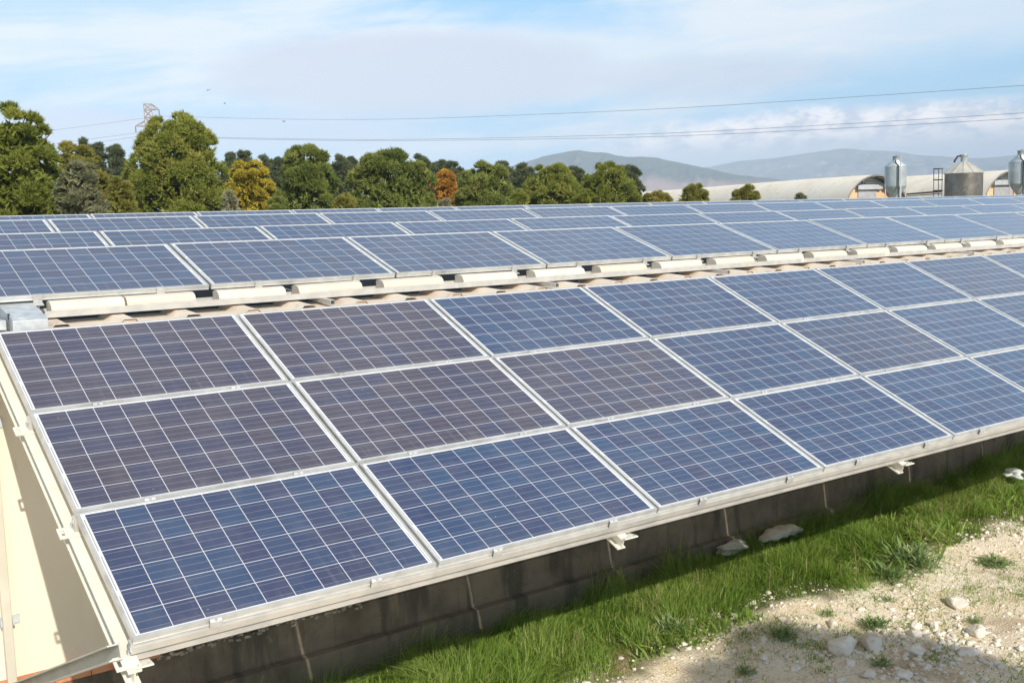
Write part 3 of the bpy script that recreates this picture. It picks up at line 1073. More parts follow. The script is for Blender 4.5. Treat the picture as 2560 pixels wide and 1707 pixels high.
# unit chips, scattered as one gravel mass
CH = []
for s in range(6):
    m = rock_mesh((0, 0, 0), 1.0, 300 + s, .6)
    bm = bmesh.new()
    for v in m.v: bm.verts.new(v)
    h = bmesh.ops.convex_hull(bm, input=bm.verts[:])
    bmesh.ops.triangulate(bm, faces=bm.faces[:])
    bmesh.ops.dissolve_limit(bm, angle_limit=.5, verts=bm.verts[:], edges=bm.edges[:])
    bmesh.ops.triangulate(bm, faces=bm.faces[:])
    bm.verts.index_update()
    CH.append((np.array([v.co[:] for v in bm.verts]), np.array([[v.index for v in f.verts] for f in bm.faces])))
    bm.free()
VV, FF, n0 = [], [], 0
NG = 15000
px_ = rg.uniform(3.2, 14.5, NG)
py_ = rg.uniform(-1.2, 1.9, NG)
px_[:260] = rg.normal(6.75, .45, 260)
py_[:260] = rg.normal(.25, .38, 260)
dens = vnoise(px_ * 1.3, py_ * 1.3, 21)
dens[:260] = 2
big_ = np.zeros(NG, bool)
big_[:260] = True
keep = rg.uniform(0, 1, NG) < (0.12 + 1.3 * dens ** 2)
px_, py_, big_ = px_[keep], py_[keep], big_[keep]
for k in range(len(px_)):
    v, f = CH[k % 6]
    s = min(0.05, 0.0070 * math.exp(rg.normal(0, .8)) + .003)
    if big_[k]:
        s = rg.uniform(.012, .042)
    a = rg.uniform(0, 6.28)
    ca, sa = math.cos(a), math.sin(a)
    q = np.stack([v[:, 0] * ca - v[:, 1] * sa, v[:, 0] * sa + v[:, 1] * ca, v[:, 2]], -1) * s
    VV.append(q + np.array([px_[k], py_[k], float(gz(px_[k], py_[k])) + s * .15]))
    FF.append(f + n0)
    n0 += len(v)
tag(np_mesh('gravel', np.concatenate(VV), np.concatenate(FF), M['rock']), kind='stuff')


# ------------------------------------------------------------------ grass
def blades(px, py, h, w, tone, rng, lean=.5, flow=None):
    n = len(px)
    z = gz(px, py)
    a = rng.uniform(0, 2 * np.pi, n) if flow is None else flow + rng.normal(0, .9, n)
    d = np.stack([np.cos(a), np.sin(a)], -1)
    b = rng.uniform(0, 2 * np.pi, n)
    sd = np.stack([np.cos(b), np.sin(b)], -1) * w[:, None]
    ln = np.abs(rng.normal(0, lean, n)) * h
    base = np.stack([px, py, z - .01], -1)
    def P(t, side, k):
        q = base.copy()
        q[:, :2] += d * (ln * t ** 2)[:, None] + sd * side * k
        q[:, 2] += h * t * (1 - .18 * np.abs(ln / np.maximum(h, 1e-4)) * t)
        return q
    V = np.stack([P(0, -1, 1), P(0, 1, 1), P(.5, -1, .85), P(.5, 1, .85), P(.82, -1, .5), P(.82, 1, .5), P(1, 0, 0)], 1)
    i = np.arange(n)[:, None] * 7
    Q = np.concatenate([i + np.array([[0, 1, 3, 2]]), i + np.array([[2, 3, 5, 4]])])
    T = i + np.array([[4, 5, 6]])
    return V.reshape(-1, 3), [Q, T], np.concatenate([tone, tone, tone])


def scatter(n, x0, x1, y0, y1, rng):
    return rng.uniform(x0, x1, n), rng.uniform(y0, y1, n)


rng = np.random.default_rng(5)
gxp, gyp = scatter(150000, 0.8, 15.5, 1.15, 2.93, rng)
edge = 1.46 + .55 * (vnoise(gxp * 1.1, gyp * 1.1, 31) - .5) + .5 * (vnoise(gxp * 3.7, gyp * 3.7, 32) - .5)
cl = vnoise(gxp * 2.6, gyp * 2.6, 33)
cl2 = vnoise(gxp * 8, gyp * 8, 34)
bare = sstep(vnoise(gxp * 2.2 + 9, gyp * 2.2, 39), .62, .80) * sstep(gyp, 2.3, 1.9)
pr = sstep(gyp, edge - .15, edge + .3) * (.22 + 1.0 * cl2) * (1 - .75 * bare)
keep = rng.uniform(0, 1, len(gxp)) < pr
gxp, gyp, edge, cl, cl2 = gxp[keep], gyp[keep], edge[keep], cl[keep], cl2[keep]
hgt = (.045 + .125 * sstep(gyp, edge, edge + .8)) * (.40 + 1.05 * cl) * rng.uniform(.5, 1.5, len(gxp))
hgt = hgt * (1 + .9 * sstep(gyp, 2.55, 2.9) * (vnoise(gxp * 1.9, gyp * 1.9, 41) > .5) * rng.uniform(.2, 1.2, len(gxp)))
tone = np.clip(.34 + .45 * (cl2 - .5) + .75 * (vnoise(gxp * 1.7, gyp * 1.7, 36) - .5) + rng.normal(0, .22, len(gxp)), 0, .70)
tone = np.where(rng.uniform(0, 1, len(gxp)) < .04 + .22 * sstep(vnoise(gxp * 1.3 + 4, gyp * 1.3, 44), .6, .85), rng.uniform(.72, 1, len(gxp)), tone)
tone = np.where(rng.uniform(0, 1, len(gxp)) < .35 * sstep(gyp, edge + .3, edge), rng.uniform(.5, .95, len(gxp)), tone)
V, Fc, tn = blades(gxp, gyp, hgt, rng.uniform(.0018, .0046, len(gxp)), tone, rng, 1.05, 2.2 * np.pi * (vnoise(gxp * 1.6, gyp * 1.6, 51) + .6 * vnoise(gxp * 4.2, gyp * 4.2, 52)))
# broad leaves (clover, dandelion) mixed into the sward
NL = 9000
lx, ly = scatter(NL, 1.0, 15.5, 1.3, 2.9, rng)
kp = (vnoise(lx * 1.5, ly * 1.5, 61) > .52) & (ly > 1.42 + .5 * (vnoise(lx * 1.1, ly * 1.1, 31) - .5)) & (rng.uniform(0, 1, NL) < .9)
lx, ly = lx[kp], ly[kp]
V3, Fc3, tn3 = blades(lx, ly, rng.uniform(.05, .17, len(lx)), rng.uniform(.008, .017, len(lx)), np.clip(rng.normal(.42, .16, len(lx)), 0, .7), rng, 1.3)
Fc = [Fc[0], Fc[1], Fc3[0] + len(V), Fc3[1] + len(V)]
V = np.concatenate([V, V3])
tn = np.concatenate([tn, tn3])
tag(np_mesh('grass', V, Fc, M['grass'], tone=tn), kind='stuff')
# thin moss-like grass patches on the bare ground
qx, qy = [], []
for k in range(260):
    cx, cy = rng.uniform(4.2, 13), rng.uniform(-1.0, 1.45)
    n = int(rng.uniform(20, 150))
    s = rng.uniform(.04, .16)
    qx.append(rng.normal(cx, s * 1.5, n))
    qy.append(rng.normal(cy, s, n))
qx, qy = np.concatenate(qx), np.concatenate(qy)
hh = rng.uniform(.012, .055, len(qx))
V, Fc, tn = blades(qx, qy, hh, rng.uniform(.0025, .005, len(qx)), np.clip(rng.normal(.45, .25, len(qx)), 0, 1), rng, 1.0)
tag(np_mesh('sparse_grass', V, Fc, M['grass'], tone=tn), kind='stuff')


def weed(x, y, r, seed, label, h=.6, n=60, mat='weed'):
    g = np.random.default_rng(seed)
    z = float(gz(x, y))
    n = int(n * 2.2)
    a = g.uniform(0, 6.28, n)
    el = g.uniform(.1, 1.2, n) * h
    L = r * g.uniform(.2, .9, n)
    w = L * g.uniform(.035, .075, n)
    d = np.stack([np.cos(a) * np.cos(el), np.sin(a) * np.cos(el), np.sin(el)], -1)
    s = np.stack([-np.sin(a), np.cos(a), 0 * a], -1)
    b = np.array([x, y, z + .005]) + g.normal(0, r * .3, (n, 3)) * [1, 1, .12]
    m1 = b + d * (L * .55)[:, None] + np.array([0, 0, 1]) * (L * .10)[:, None]
    tp = b + d * L[:, None] - np.array([0, 0, 1]) * (L * .05)[:, None]
    V = np.stack([b, m1 - s * w[:, None], m1 + s * w[:, None], tp], 1).reshape(-1, 3)
    i = np.arange(n)[:, None] * 4
    Fc = np.concatenate([i + np.array([[0, 2, 1]]), i + np.array([[1, 2, 3]])])
    t = np.clip(g.normal(.45, .25, n), 0, 1)
    o = np_mesh('weed', V - np.array([x, y, z]), Fc, M[mat], tone=np.concatenate([t, t]))
    o.location = (x, y, z)
    return tag(o, label, 'weed', 'weeds on the bare ground')


weed(9.05, .98, .22, 1, 'blue-green rosette weed alone on the pale ground at right', .5, 90)
weed(8.25, 1.42, .34, 2, 'large thistle clump at the edge of the grass', .9, 170)
weed(7.8, 1.40, .26, 20, 'dark leafy weed left of the large thistle clump', .9, 110)
weed(6.62, 1.22, .11, 3, 'small weed beside the rounded small stone', .8, 50)
weed(6.78, .82, .16, 4, 'dark weed tuft right behind the rock pair', .9, 120)
weed(5.92, 1.16, .16, 5, 'dark weed tuft left of the largest rock', .9, 120)
weed(6.2, .36, .12, 6, 'weed growing in front of the rock pair', .8, 70)
weed(5.2, .95, .11, 7, 'weed at the bottom edge on the shaded soil', .8, 60)
weed(7.55, .30, .10, 8, 'weed against the tilted sunlit rock', .8, 60)
weed(5.25, 1.85, .20, 9, 'pale leafy weed at the lower edge of the grass', .9, 110)
weed(7.35, 1.08, .10, 10, 'little weed on the sunlit gravel below the thistle clump', .7, 50)

# dry stalks standing in the grass
for k, (x, y, h, lb) in enumerate([(6.05, 2.3, .28, 'dry stalk close to the shadow edge in the middle of the grass'), (9.7, 2.0, .26, 'dry stalk in the grass toward the far right'), (5.3, 2.2, .32, 'dry stalk in the grass near the second rafter stub'), (6.6, 1.9, .30, 'dry stalk in the middle of the grass strip'), (7.5, 1.55, .34, 'tall dry stalk beside the large thistle clump'), (4.3, 2.05, .26, 'dry stalk in the grass at the lower left'), (8.9, 1.75, .24, 'leaning dry stalk in the grass at the right')]):
    g = random.Random(60 + k)
    m = MB()
    z = float(gz(x, y))
    dx, dy = g.uniform(-.3, .3), g.uniform(-.3, .3)
    P = lambda t: (x + dx * h * t * t, y + dy * h * t * t, z + h * t)
    m.tube([P(0), P(.35), P(.7), P(1)], [.004, .0035, .003, .002], 5)
    for j in range(5):
        t_ = g.uniform(.3, .9)
        a = g.uniform(0, 6.28)
        p = P(t_)
        m.tube([p, (p[0] + .06 * math.cos(a), p[1] + .06 * math.sin(a), p[2] + .05)], [.0025, .0012], 4)
    single(m, 'dry_stalk', M['straw'], lb, 'stalk', 'dry stalks in the grass')


# ------------------------------------------------------------------ trees
def tuft_cloud(C, N, count, length, width, rng, spread=.75, up=.3):
    """triangular needles springing from tuft centres C with outward directions N"""
    n = len(C)
    B = np.repeat(C, count, 0)
    D = np.repeat(N, count, 0) + rng.normal(0, spread, (n * count, 3))
    D[:, 2] += up
    D /= np.linalg.norm(D, axis=1, keepdims=True)
    S_ = np.cross(D, rng.normal(0, 1, D.shape))
    S_ /= np.linalg.norm(S_, axis=1, keepdims=True) + 1e-9
    L = length * rng.uniform(.6, 1.25, (n * count, 1))
    W = width * rng.uniform(.7, 1.3, (n * count, 1))
    B = B - D * L * .25
    V = np.stack([B - S_ * W, B + S_ * W, B + D * L], 1).reshape(-1, 3)
    return V


def tree(name, x, y, ztop, rad, mat, seed, label, cat='tree', base=.12, lobes=90, tufts=34, needles=9, length=.34, width=.042, peak=.34, group=None, lump=.24, rag=.11, gap=0.0, tone0=.4, xs=1.0):
    rng = np.random.default_rng(seed)
    tufts = int(tufts * 1.5)
    zg = float(gz(x, y))
    H = ztop - zg
    t = thing(name, label, cat, (x, y, zg), group)
    # trunk with a few limbs
    tk = MB()
    lx, ly = rng.normal(0, .05 * rad, 2)
    P = [(x, y, zg - .3), (x + lx * .3, y + ly * .3, zg + H * .3), (x + lx, y + ly, zg + H * .6), (x + lx * 1.3, y + ly * 1.3, zg + H * .88)]
    r0_ = max(.05, H * .022)
    tk.tube(P, [r0_ * 1.25, r0_, r0_ * .6, r0_ * .2], 9)
    for k in range(9):
        s = rng.uniform(.25, .75)
        a = rng.uniform(0, 6.28)
        b0 = Vector((x, y, zg + H * s))
        rr_ = rad * rng.uniform(.45, .8)
        b1 = b0 + Vector((math.cos(a) * rr_ * .5, math.sin(a) * rr_ * .5, H * .05))
        b2 = b0 + Vector((math.cos(a) * rr_, math.sin(a) * rr_, H * .13))
        tk.tube([b0, b1, b2], [r0_ * .4, r0_ * .26, r0_ * .1], 6)
    tk.build('trunk', M['trunk'], t, smooth=True)
    # lobes over an egg-shaped envelope
    u = rng.uniform(0, 1, lobes)
    s = base + (1 - base) * (1 - (1 - u) ** 0.8)
    an = rng.uniform(0, 2 * np.pi, lobes) + np.arange(lobes) * 2.399
    s[:7] = rng.uniform(.84, .97, 7)
    q = (s - base) / (1 - base)
    prof = np.where(q > peak, np.sqrt(np.clip(1 - ((q - peak) / (1.03 - peak)) ** 2.6, 0, 1)), .72 + .28 * q / peak)
    lr = rad * lump * rng.uniform(.7, 1.3, lobes) * np.where(q > .85, .7, 1.0)
    rr_ = np.maximum(0, rad * prof * rng.uniform(1 - rag * 2, 1 + rag * .3, lobes) - lr * .8)
    deep = rng.uniform(0, 1, lobes) < .18
    rr_ = np.where(deep, rr_ * .55, rr_)
    C = np.stack([x + rr_ * np.cos(an) * xs, y + rr_ * np.sin(an) * xs, zg + H * s - lr * .6], -1)
    ax = np.stack([np.full(lobes, x), np.full(lobes, y), zg + H * np.clip(s - .18, .05, 1)], -1)
    O = C - ax
    O /= np.linalg.norm(O, axis=1, keepdims=True) + 1e-6
    # tufts on each lobe, mostly on its outer and upper side
    n = lobes * tufts
    D = rng.normal(0, 1, (n, 3))
    D /= np.linalg.norm(D, axis=1, keepdims=True)
    Oo = np.repeat(O, tufts, 0)
    D = D + Oo * .9 + np.array([0, 0, .35])
    D /= np.linalg.norm(D, axis=1, keepdims=True)
    TC = np.repeat(C, tufts, 0) + D * np.repeat(lr, tufts)[:, None] * rng.uniform(.72, 1.05, (n, 1))
    V = tuft_cloud(TC, D, needles, length, width, rng)
    lt = np.repeat(rng.normal(tone0, .2, lobes), tufts)
    tt = np.clip(lt + rng.normal(0, .13, n), 0, 1)
    tone = np.clip(np.repeat(tt, needles) + rng.normal(0, .06, n * needles), 0, 1)
    # denser inner twigs, so that the crown is not see-through
    m_ = lobes * 16
    s2 = rng.uniform(base + .01, .93, m_)
    q2 = (s2 - base) / (1 - base)
    pr2 = np.where(q2 > peak, np.sqrt(np.clip(1 - ((q2 - peak) / (1.03 - peak)) ** 2.1, 0, 1)), .72 + .28 * q2 / peak)
    a2 = rng.uniform(0, 2 * np.pi, m_)
    r2 = rad * pr2 * np.sqrt(rng.uniform(.05, .62, m_)) * xs * (1 - .4 * gap)
    C2 = np.stack([x + r2 * np.cos(a2), y + r2 * np.sin(a2), zg + H * s2 - .1 * rad], -1)
    N2 = np.stack([np.cos(a2), np.sin(a2), np.full(m_, .3)], -1)
    V2 = tuft_cloud(C2, N2, 3, length * 1.3, width * 2.4, rng)
    V = np.concatenate([V, V2])
    tone = np.concatenate([tone, np.clip(rng.normal(tone0, .15, m_ * 3), 0, 1)])
    Fc = np.arange(len(V)).reshape(-1, 3)
    np_mesh('crown', V, Fc, mat, t, tone=tone)
    return t


PG = 'umbrella pines beyond the shed'
tree('pine_tree', 7.75, 40.17, 6.79, 2.0, M['pine'], 1, 'tall dark pine at the left edge of the picture', base=.06, lobes=120, group=PG, rag=.22, tone0=.28)
tree('yellowing_tree', 13.96, 55.16, 6.67, 1.7, M['olive'], 2, 'olive-yellow tree between the left edge pine and the pylon pine', base=.05, lobes=80, needles=7)
tree('olive_tree', 9.45, 37.73, 4.69, 1.15, M['grey'], 3, 'grey-green feathery olive tree right of the left edge pine', base=.03, lobes=70, tufts=40, needles=6, length=.24, width=.045, lump=.3, rag=.3, tone0=.35)
tree('pine_tree', 18.17, 51.82, 7.74, 2.95, M['pine'], 4, 'biggest round pine, standing in front of the pylon', base=.04, lobes=170, tufts=40, group=PG, tone0=.5)
tree('autumn_tree', 25.3, 59.68, 5.9, 2.2, M['gold'], 5, 'golden yellow tree right of the biggest round pine', base=.04, lobes=80, tufts=40, needles=6, length=.26, width=.06, lump=.24)
tree('pine_tree', 25.23, 51.09, 6.22, 1.95, M['pinegreen'], 6, 'pointed green pine between the golden tree and the broad pine', base=.04, lobes=110, group=PG, peak=.32, rag=.22)
tree('pine_tree', 31.35, 52.41, 6.21, 3.0, M['pinegreen'], 7, 'broad deep green pine in the middle of the tree line', base=.03, lobes=170, tufts=38, group=PG, tone0=.36, rag=.2)
tree('autumn_tree', 40.54, 60.88, 5.55, 1.4, M['orange'], 8, 'bright orange tree right of the broad deep green pine', base=.04, lobes=70, tufts=40, needles=6, length=.26, width=.06, lump=.26)
tree('pine_tree', 39.60, 54.31, 5.56, 2.4, M['pinegreen'], 9, 'round pine just right of the orange tree', base=.03, lobes=130, group=PG, tone0=.5)
tree('pine_tree', 46.75, 56.49, 5.73, 2.5, M['pine'], 10, 'second pine from the right end of the tall pines', base=.03, lobes=130, group=PG, tone0=.5)
tree('pine_tree', 52.57, 56.87, 5.72, 2.5, M['pine'], 11, 'rightmost of the tall round pines, before the barn roofs', base=.03, lobes=130, group=PG, tone0=.4)
SG = 'small trees in front of the barns'
tree('small_tree', 56.57, 55.93, 3.72, 1.5, M['olive'], 12, 'low yellow-green tree touching the end of the tall pines', base=.03, lobes=60, needles=7, group=SG, tone0=.6)
tree('small_tree', 55.81, 51.06, 3.97, 1.65, M['olive'], 13, 'middle one of the three low trees before the barn', base=.03, lobes=60, group=SG, tone0=.3)
tree('small_tree', 59.78, 49.74, 3.69, 1.42, M['olive'], 14, 'rightmost low rounded tree before the white barn roof', base=.03, lobes=60, group=SG, tone0=.45)
tree('shrub', 59.18, 44.28, 3.00, .62, M['grey'], 15, 'thin grey shrub peeping over the panels left of the silos', 'shrub', base=.05, lobes=26, tufts=24, needles=6, rag=.4, tone0=.15)
tree('shrub', 17.67, 43.48, 3.55, .6, M['grey'], 16, 'silvery shrub below the biggest round pine', 'shrub', base=.03, lobes=40, tufts=30, needles=6, length=.24, width=.04, lump=.3, tone0=.7)
tree('shrub', 28.65, 42.37, 3.13, .62, M['grey'], 17, 'silvery shrub below the orange tree', 'shrub', base=.03, lobes=40, tufts=30, needles=6, length=.24, width=.04, lump=.3, tone0=.75)
tree('shrub', 26.10, 48.44, 3.55, .8, M['olive'], 18, 'yellow-green bush between the pointed and the broad pine', 'shrub', base=.03, lobes=40, tufts=30)
tree('shrub', 13.72, 46.93, 4.43, .7, M['olive'], 19, 'tall olive bush left of the biggest round pine', 'shrub', base=.03, lobes=50, tufts=30, tone0=.2)
tree('shrub', 43.49, 48.84, 3.60, .85, M['pine'], 20, 'green bush between the two pines right of the orange tree', 'shrub', base=.03, lobes=40, tufts=30)
tree('shrub', 21.20, 46.34, 3.30, .55, M['pinegreen'], 21, 'dark bush below the golden tree', 'shrub', base=.03, lobes=30, tufts=30)
tree('shrub', 37.87, 48.17, 3.60, .7, M['pine'], 22, 'olive bush between the round pine and its right neighbour', 'shrub', base=.03, lobes=40, tufts=30, tone0=.6)
BG = 'slender dark pines in the far background'
BGT = [(29.91, 110.93, 10.91, 1.9), (31.39, 108.45, 10.43, 1.6), (26.81, 103.48, 10.54, 1.3), (43.47, 108.55, 9.77, 1.9), (43.41, 104.26, 9.73, 1.7), (47.57, 109.02, 9.58, 1.9),
       (46.70, 102.85, 8.84, 1.7), (50.84, 97.56, 8.80, 1.8), (53.21, 99.71, 8.79, 1.7), (60.04, 95.86, 8.86, 1.9), (63.81, 98.22, 8.61, 2.0), (62.76, 94.15, 8.18, 1.8),
       (68.65, 92.55, 8.04, 2.0), (68.99, 89.83, 7.62, 1.8), (74.87, 87.77, 7.45, 1.5), (81.93, 86.96, 7.52, 1.7), (40.0, 112.8, 9.5, 1.8)]
BGL = ['tallest dark background pine left of the pylon', 'dark background pine beside the biggest round pine on its left', 'dark background pine behind the olive-yellow tree', 'dark background pine just right of the biggest round pine',
       'dark background pine behind the golden tree', 'dark background pine right of the golden tree', 'dark background pine above the left flank of the pointed pine', 'dark background pine right of the pointed pine',
       'dark background pine left of the broad pine', 'ragged dark background pine just behind the orange tree', 'dark background pine behind the round pine by the orange tree', 'lower dark background pine right of the orange tree',
       'dark background pine between two pines right of the orange tree', 'short dark background pine before the hill', 'thin dark background pine above the second last pine', 'dark background pine behind the last tall pine', 'dark background pine peeking past the biggest round pine']
for k, ((x, y, zt, r_), lb) in enumerate(zip(BGT, BGL)):
    tree('background_pine', x, y, zt, r_, M['pinedark'], 100 + k, lb, base=.2, lobes=60, tufts=26, needles=6, length=.55, width=.08, peak=.3, group=BG, rag=.3, lump=.3, tone0=.4, gap=.6)
# tree behind the photographer that throws the shadow on the bare ground
tree('pine_tree', 3.60, -10.7, 5.3, 2.1, M['pine'], 200, 'pine behind the photographer whose shadow falls on the bare ground', base=.3, lobes=130, tufts=40, peak=.35, needles=8)


# ------------------------------------------------------------------ barns
def barn(x, y, label, zr=5.5, L=95.0):
    ax = Vector((.27, .963, 0)).normalized()
    pr = Vector((ax.y, -ax.x, 0))
    rad, zs = 4.3, zr - 4.3
    zg = -0.4
    b = thing('barn', label, 'barn', (x, y, zg), 'arched barns')
    base = Vector((x, y, 0))
    def P(a, h, d): return base + pr * a + ax * d + Vector((0, 0, h))
    N = 28
    arc = [(-rad * math.cos(math.pi * k / N), zs + rad * math.sin(math.pi * k / N)) for k in range(N + 1)]
    inner = [(a * .965, zs + (h - zs) * .965) for a, h in arc]
    m = MB()
    vs, fs = [], []
    segs = [-1.7] + [k * (L / 24) for k in range(1, 25)]
    for d in segs:
        sag = .05 * math.sin(d * 1.7)
        vs += [P(a, h + sag, d) for a, h in arc]
    n = N + 1
    for s in range(len(segs) - 1):
        for k in range(N):
            fs.append((s * n + k, s * n + k + 1, (s + 1) * n + k + 1, (s + 1) * n + k))
    m.add(vs, fs)
    m.build('roof', M['barnroof'], b, smooth=True)
    # dark underside with ribs at the open end
    u = MB()
    vs = [P(a, h, -1.68) for a, h in inner] + [P(a, h, .2) for a, h in inner]
    u.add(vs, [(k, k + 1, n + k + 1, n + k) for k in range(N)])
    vs = [P(a, h, -1.7) for a, h in arc] + [P(a, h, -1.7) for a, h in inner]
    u.add(vs, [(k, k + 1, n + k + 1, n + k) for k in range(N)])
    for k in range(1, N, 3):
        a, h = inner[k]
        u.bar(P(a * .985, zs + (h - zs) * .985, -1.66), P(a * .985, zs + (h - zs) * .985, .1), .12)
    u.build('eave_lining', M['rib'], b, fix=False)
    g = MB()
    poly = [P(a * .94, zs + (h - zs) * .94, 0) for a, h in arc] + [P(rad * .94, zg, 0), P(-rad * .94, zg, 0)]
    g.add(poly, [tuple(range(len(poly)))])
    g.build('gable', M['gable'], b, fix=False)
    # white head of the gable above the door beam
    hd = MB()
    top = [(a * .92, zs + (h - zs) * .92) for a, h in arc if zs + (h - zs) * .92 > zr - 1.40]
    hd.add([P(a, h, -.02) for a, h in top], [tuple(range(len(top)))])
    hd.build('gable_head', M['white'], b, fix=False)
    def slab(a0, a1, h0, h1, d0, d1, name, mat, par=b):
        q = MB()
        q.add([P(a, h, d) for d in (d0, d1) for h in (h0, h1) for a in (a0, a1)], [(0, 1, 3, 2), (4, 6, 7, 5), (0, 4, 5, 1), (2, 3, 7, 6), (0, 2, 6, 4), (1, 5, 7, 3)])
        return q.build(name, mat, par)
    slab(-1.25, 1.15, zg, zr - 1.55, -.12, -.03, 'door', M['shutter'])
    slab(-1.55, 1.7, zr - 1.55, zr - 1.03, -.5, -.03, 'door_housing', M['greypaint'])
    slab(-.4, .9, zr - 0.93, zr - 0.79, -.25, -.04, 'lamp', M['white'])
    slab(-.75, -.45, zr - 1.03, zr - 0.50, -.2, -.04, 'vent_pipe', M['greypaint'])
    slab(-rad - .15, -rad + .05, zg, zs, -.5, L, 'side_wall', M['gable'])
    slab(rad - .05, rad + .15, zg, zs, -.5, L, 'side_wall', M['gable'])
    return b


barn(99.9, 68.25, 'nearer white arched barn left of the silos, grey door')
barn(109.0, 57.9, 'right-hand white arched barn half hidden by the large bin')
# white lean-to roofs before the two gables
for k, (x, y, lb) in enumerate([(98.0, 66.2, 'low white annex at the foot of the left barn'), (105.3, 57.2, 'low white annex at the foot of the right barn')]):
    t = thing('annex', lb, 'annex', (x, y, -.3), 'white annexes of the barns')
    MB().box(x - 1.6, x + 1.6, y - 1.4, y + 1.4, -.3, 2.3).build('wall', M['white'], t)
    q = MB()
    q.add([(x - 1.9, y - 1.7, 2.32), (x + 1.9, y - 1.7, 2.32), (x + 1.9, y + 1.7, 2.85), (x - 1.9, y + 1.7, 2.85), (x - 1.9, y - 1.7, 2.42), (x + 1.9, y - 1.7, 2.42), (x + 1.9, y + 1.7, 2.95), (x - 1.9, y + 1.7, 2.95)],
          [(0, 3, 2, 1), (4, 5, 6, 7), (0, 1, 5, 4), (1, 2, 6, 5), (2, 3, 7, 6), (3, 0, 4, 7)])
    q.build('roof', M['white'], t)


def at(azd, D):
    return CAM.x + D * math.sin(R(azd)), CAM.y + D * math.cos(R(azd))


# ------------------------------------------------------------------ silos
def corr(r, z0, z1, step, amp):
    out = []
    n = int((z1 - z0) / step)
    for k in range(n + 1):
        z = z0 + (z1 - z0) * k / n
        out.append((r + (amp if k % 2 else 0), z))
    return out


def feed_silo(azd, D, zb, zt, zc, zcap, r, label):
    x, y = at(azd, D)
    zg = float(gz(x, y))
    t = thing('feed_silo', label, 'silo', (x, y, zg), 'galvanised feed silos')
    c = (x, y, 0)
    MB().lathe(corr(r, zb, zt, .07, .02), 40, c).build('tank', M['silo'], t, smooth=True, fix=False)
    MB().lathe([(r + .05, zt - .02), (r + .05, zt + .01), (.36, zc), (.36, zc + .02)], 40, c).build('cone_roof', M['silo'], t, smooth=True, fix=False)
    MB().lathe([(.30, zc - .05), (.30, zcap - .06), (.34, zcap - .05), (.34, zcap), (0.01, zcap + .06)], 20, c).build('cap', M['silo'], t, smooth=True, fix=False)
    MB().lathe([(r, zb), (r - .03, zb - .05), (.22, zb - 1.25), (.2, zb - 1.5)], 32, c).build('hopper', M['galv'], t, smooth=True, fix=False)
    for k in range(4):
        a = math.pi / 4 + k * math.pi / 2 + .3
        lx, ly = x + (r + .03) * math.cos(a), y + (r + .03) * math.sin(a)
        MB().tube([(lx, ly, zg), (lx, ly, zb + .3)], .06, 6).build('leg', M['galv'], t)
    # filling pipe up the side facing us and over the roof
    vx, vy = (CAM.x - x) / D, (CAM.y - y) / D
    sx_, sy_ = -vy, vx
    px, py = x + vx * (r + .14) - sx_ * -.28, y + vy * (r + .14) - sy_ * -.28
    p = [(px, py, zg), (px, py, zt + .1), (x + vx * r * .6, y + vy * r * .6, zt + .42), (x + vx * .4, y + vy * .4, zc)]
    MB().tube(p, .06, 8).build('fill_pipe', M['dark'], t, smooth=True)
    qx, qy = px + sx_ * .18, py + sy_ * .18
    p = [(qx, qy, zg), (qx, qy, zcap - .02), (x, y, zcap + .05)]
    MB().tube(p, .055, 8).build('vent_pipe', M['galv'], t)
    br = MB()
    br.bar((x + (r) * math.cos(.9), y + r * math.sin(.9), zg), (x - .1, y - .2, zb - .2), .08)
    br.build('strut', M['galv'], t)


feed_silo(55.48, 118, 4.02, 6.03, 6.68, 7.12, 1.06, 'slim bright feed silo on legs in front of the left barn')
feed_silo(61.1, 118, 3.85, 5.95, 6.62, 7.10, 1.06, 'slim bright feed silo at the right edge of the picture')

x, y = at(58.61, 116)
zg = float(gz(x, y))
bn = thing('grain_bin', 'wide dull corrugated grain bin with conical roof between the barns', 'silo', (x, y, zg))
MB().lathe(corr(1.76, zg, 5.08, .09, .022), 56, (x, y, 0)).build('tank', M['bin'], bn, smooth=True, fix=False)
MB().lathe([(1.86, 5.02), (1.86, 5.06), (.36, 6.12), (.34, 6.14)], 12, (x, y, 0)).build('cone_roof', M['binroof'], bn, fix=False)
ribs = MB()
for k in range(12):
    a = 2 * math.pi * k / 12
    ribs.bar((x + 1.87 * math.cos(a), y + 1.87 * math.sin(a), 5.07), (x + .36 * math.cos(a), y + .36 * math.sin(a), 6.13), .05)
ribs.build('roof_rib', M['binroof'], bn)
MB().lathe([(.33, 6.1), (.33, 6.78), (.36, 6.8), (.36, 6.88), (.01, 6.93)], 20, (x, y, 0)).build('cap', M['silo'], bn, smooth=True, fix=False)
vx, vy = (CAM.x - x) / 116, (CAM.y - y) / 116
lx_, ly_ = vy, -vx            # towards picture left
MB().tube([(x + lx_ * .3, y + ly_ * .3, 6.75), (x + lx_ * .6, y + ly_ * .6, 6.72), (x + lx_ * .85, y + ly_ * .85, 6.3), (x + lx_ * .9, y + ly_ * .9, 6.15)], .09, 8).build('spout', M['dark'], bn, smooth=True)
MB().tube([(x + lx_ * .95, y + ly_ * .95, 6.15), (x + lx_ * 2.05, y + ly_ * 2.05, 5.72), (x + lx_ * 2.1, y + ly_ * 2.1, 5.5)], .035, 6).build('handrail', M['galv'], bn)
ld = MB()
for a, dd in ((1.98, 0), (2.3, 0), (2.3, .5), (2.75, 0), (2.75, .5)):
    ld.tube([(x + lx_ * a + vx * dd, y + ly_ * a + vy * dd, zg), (x + lx_ * a + vx * dd, y + ly_ * a + vy * dd, 5.6)], .035, 6)
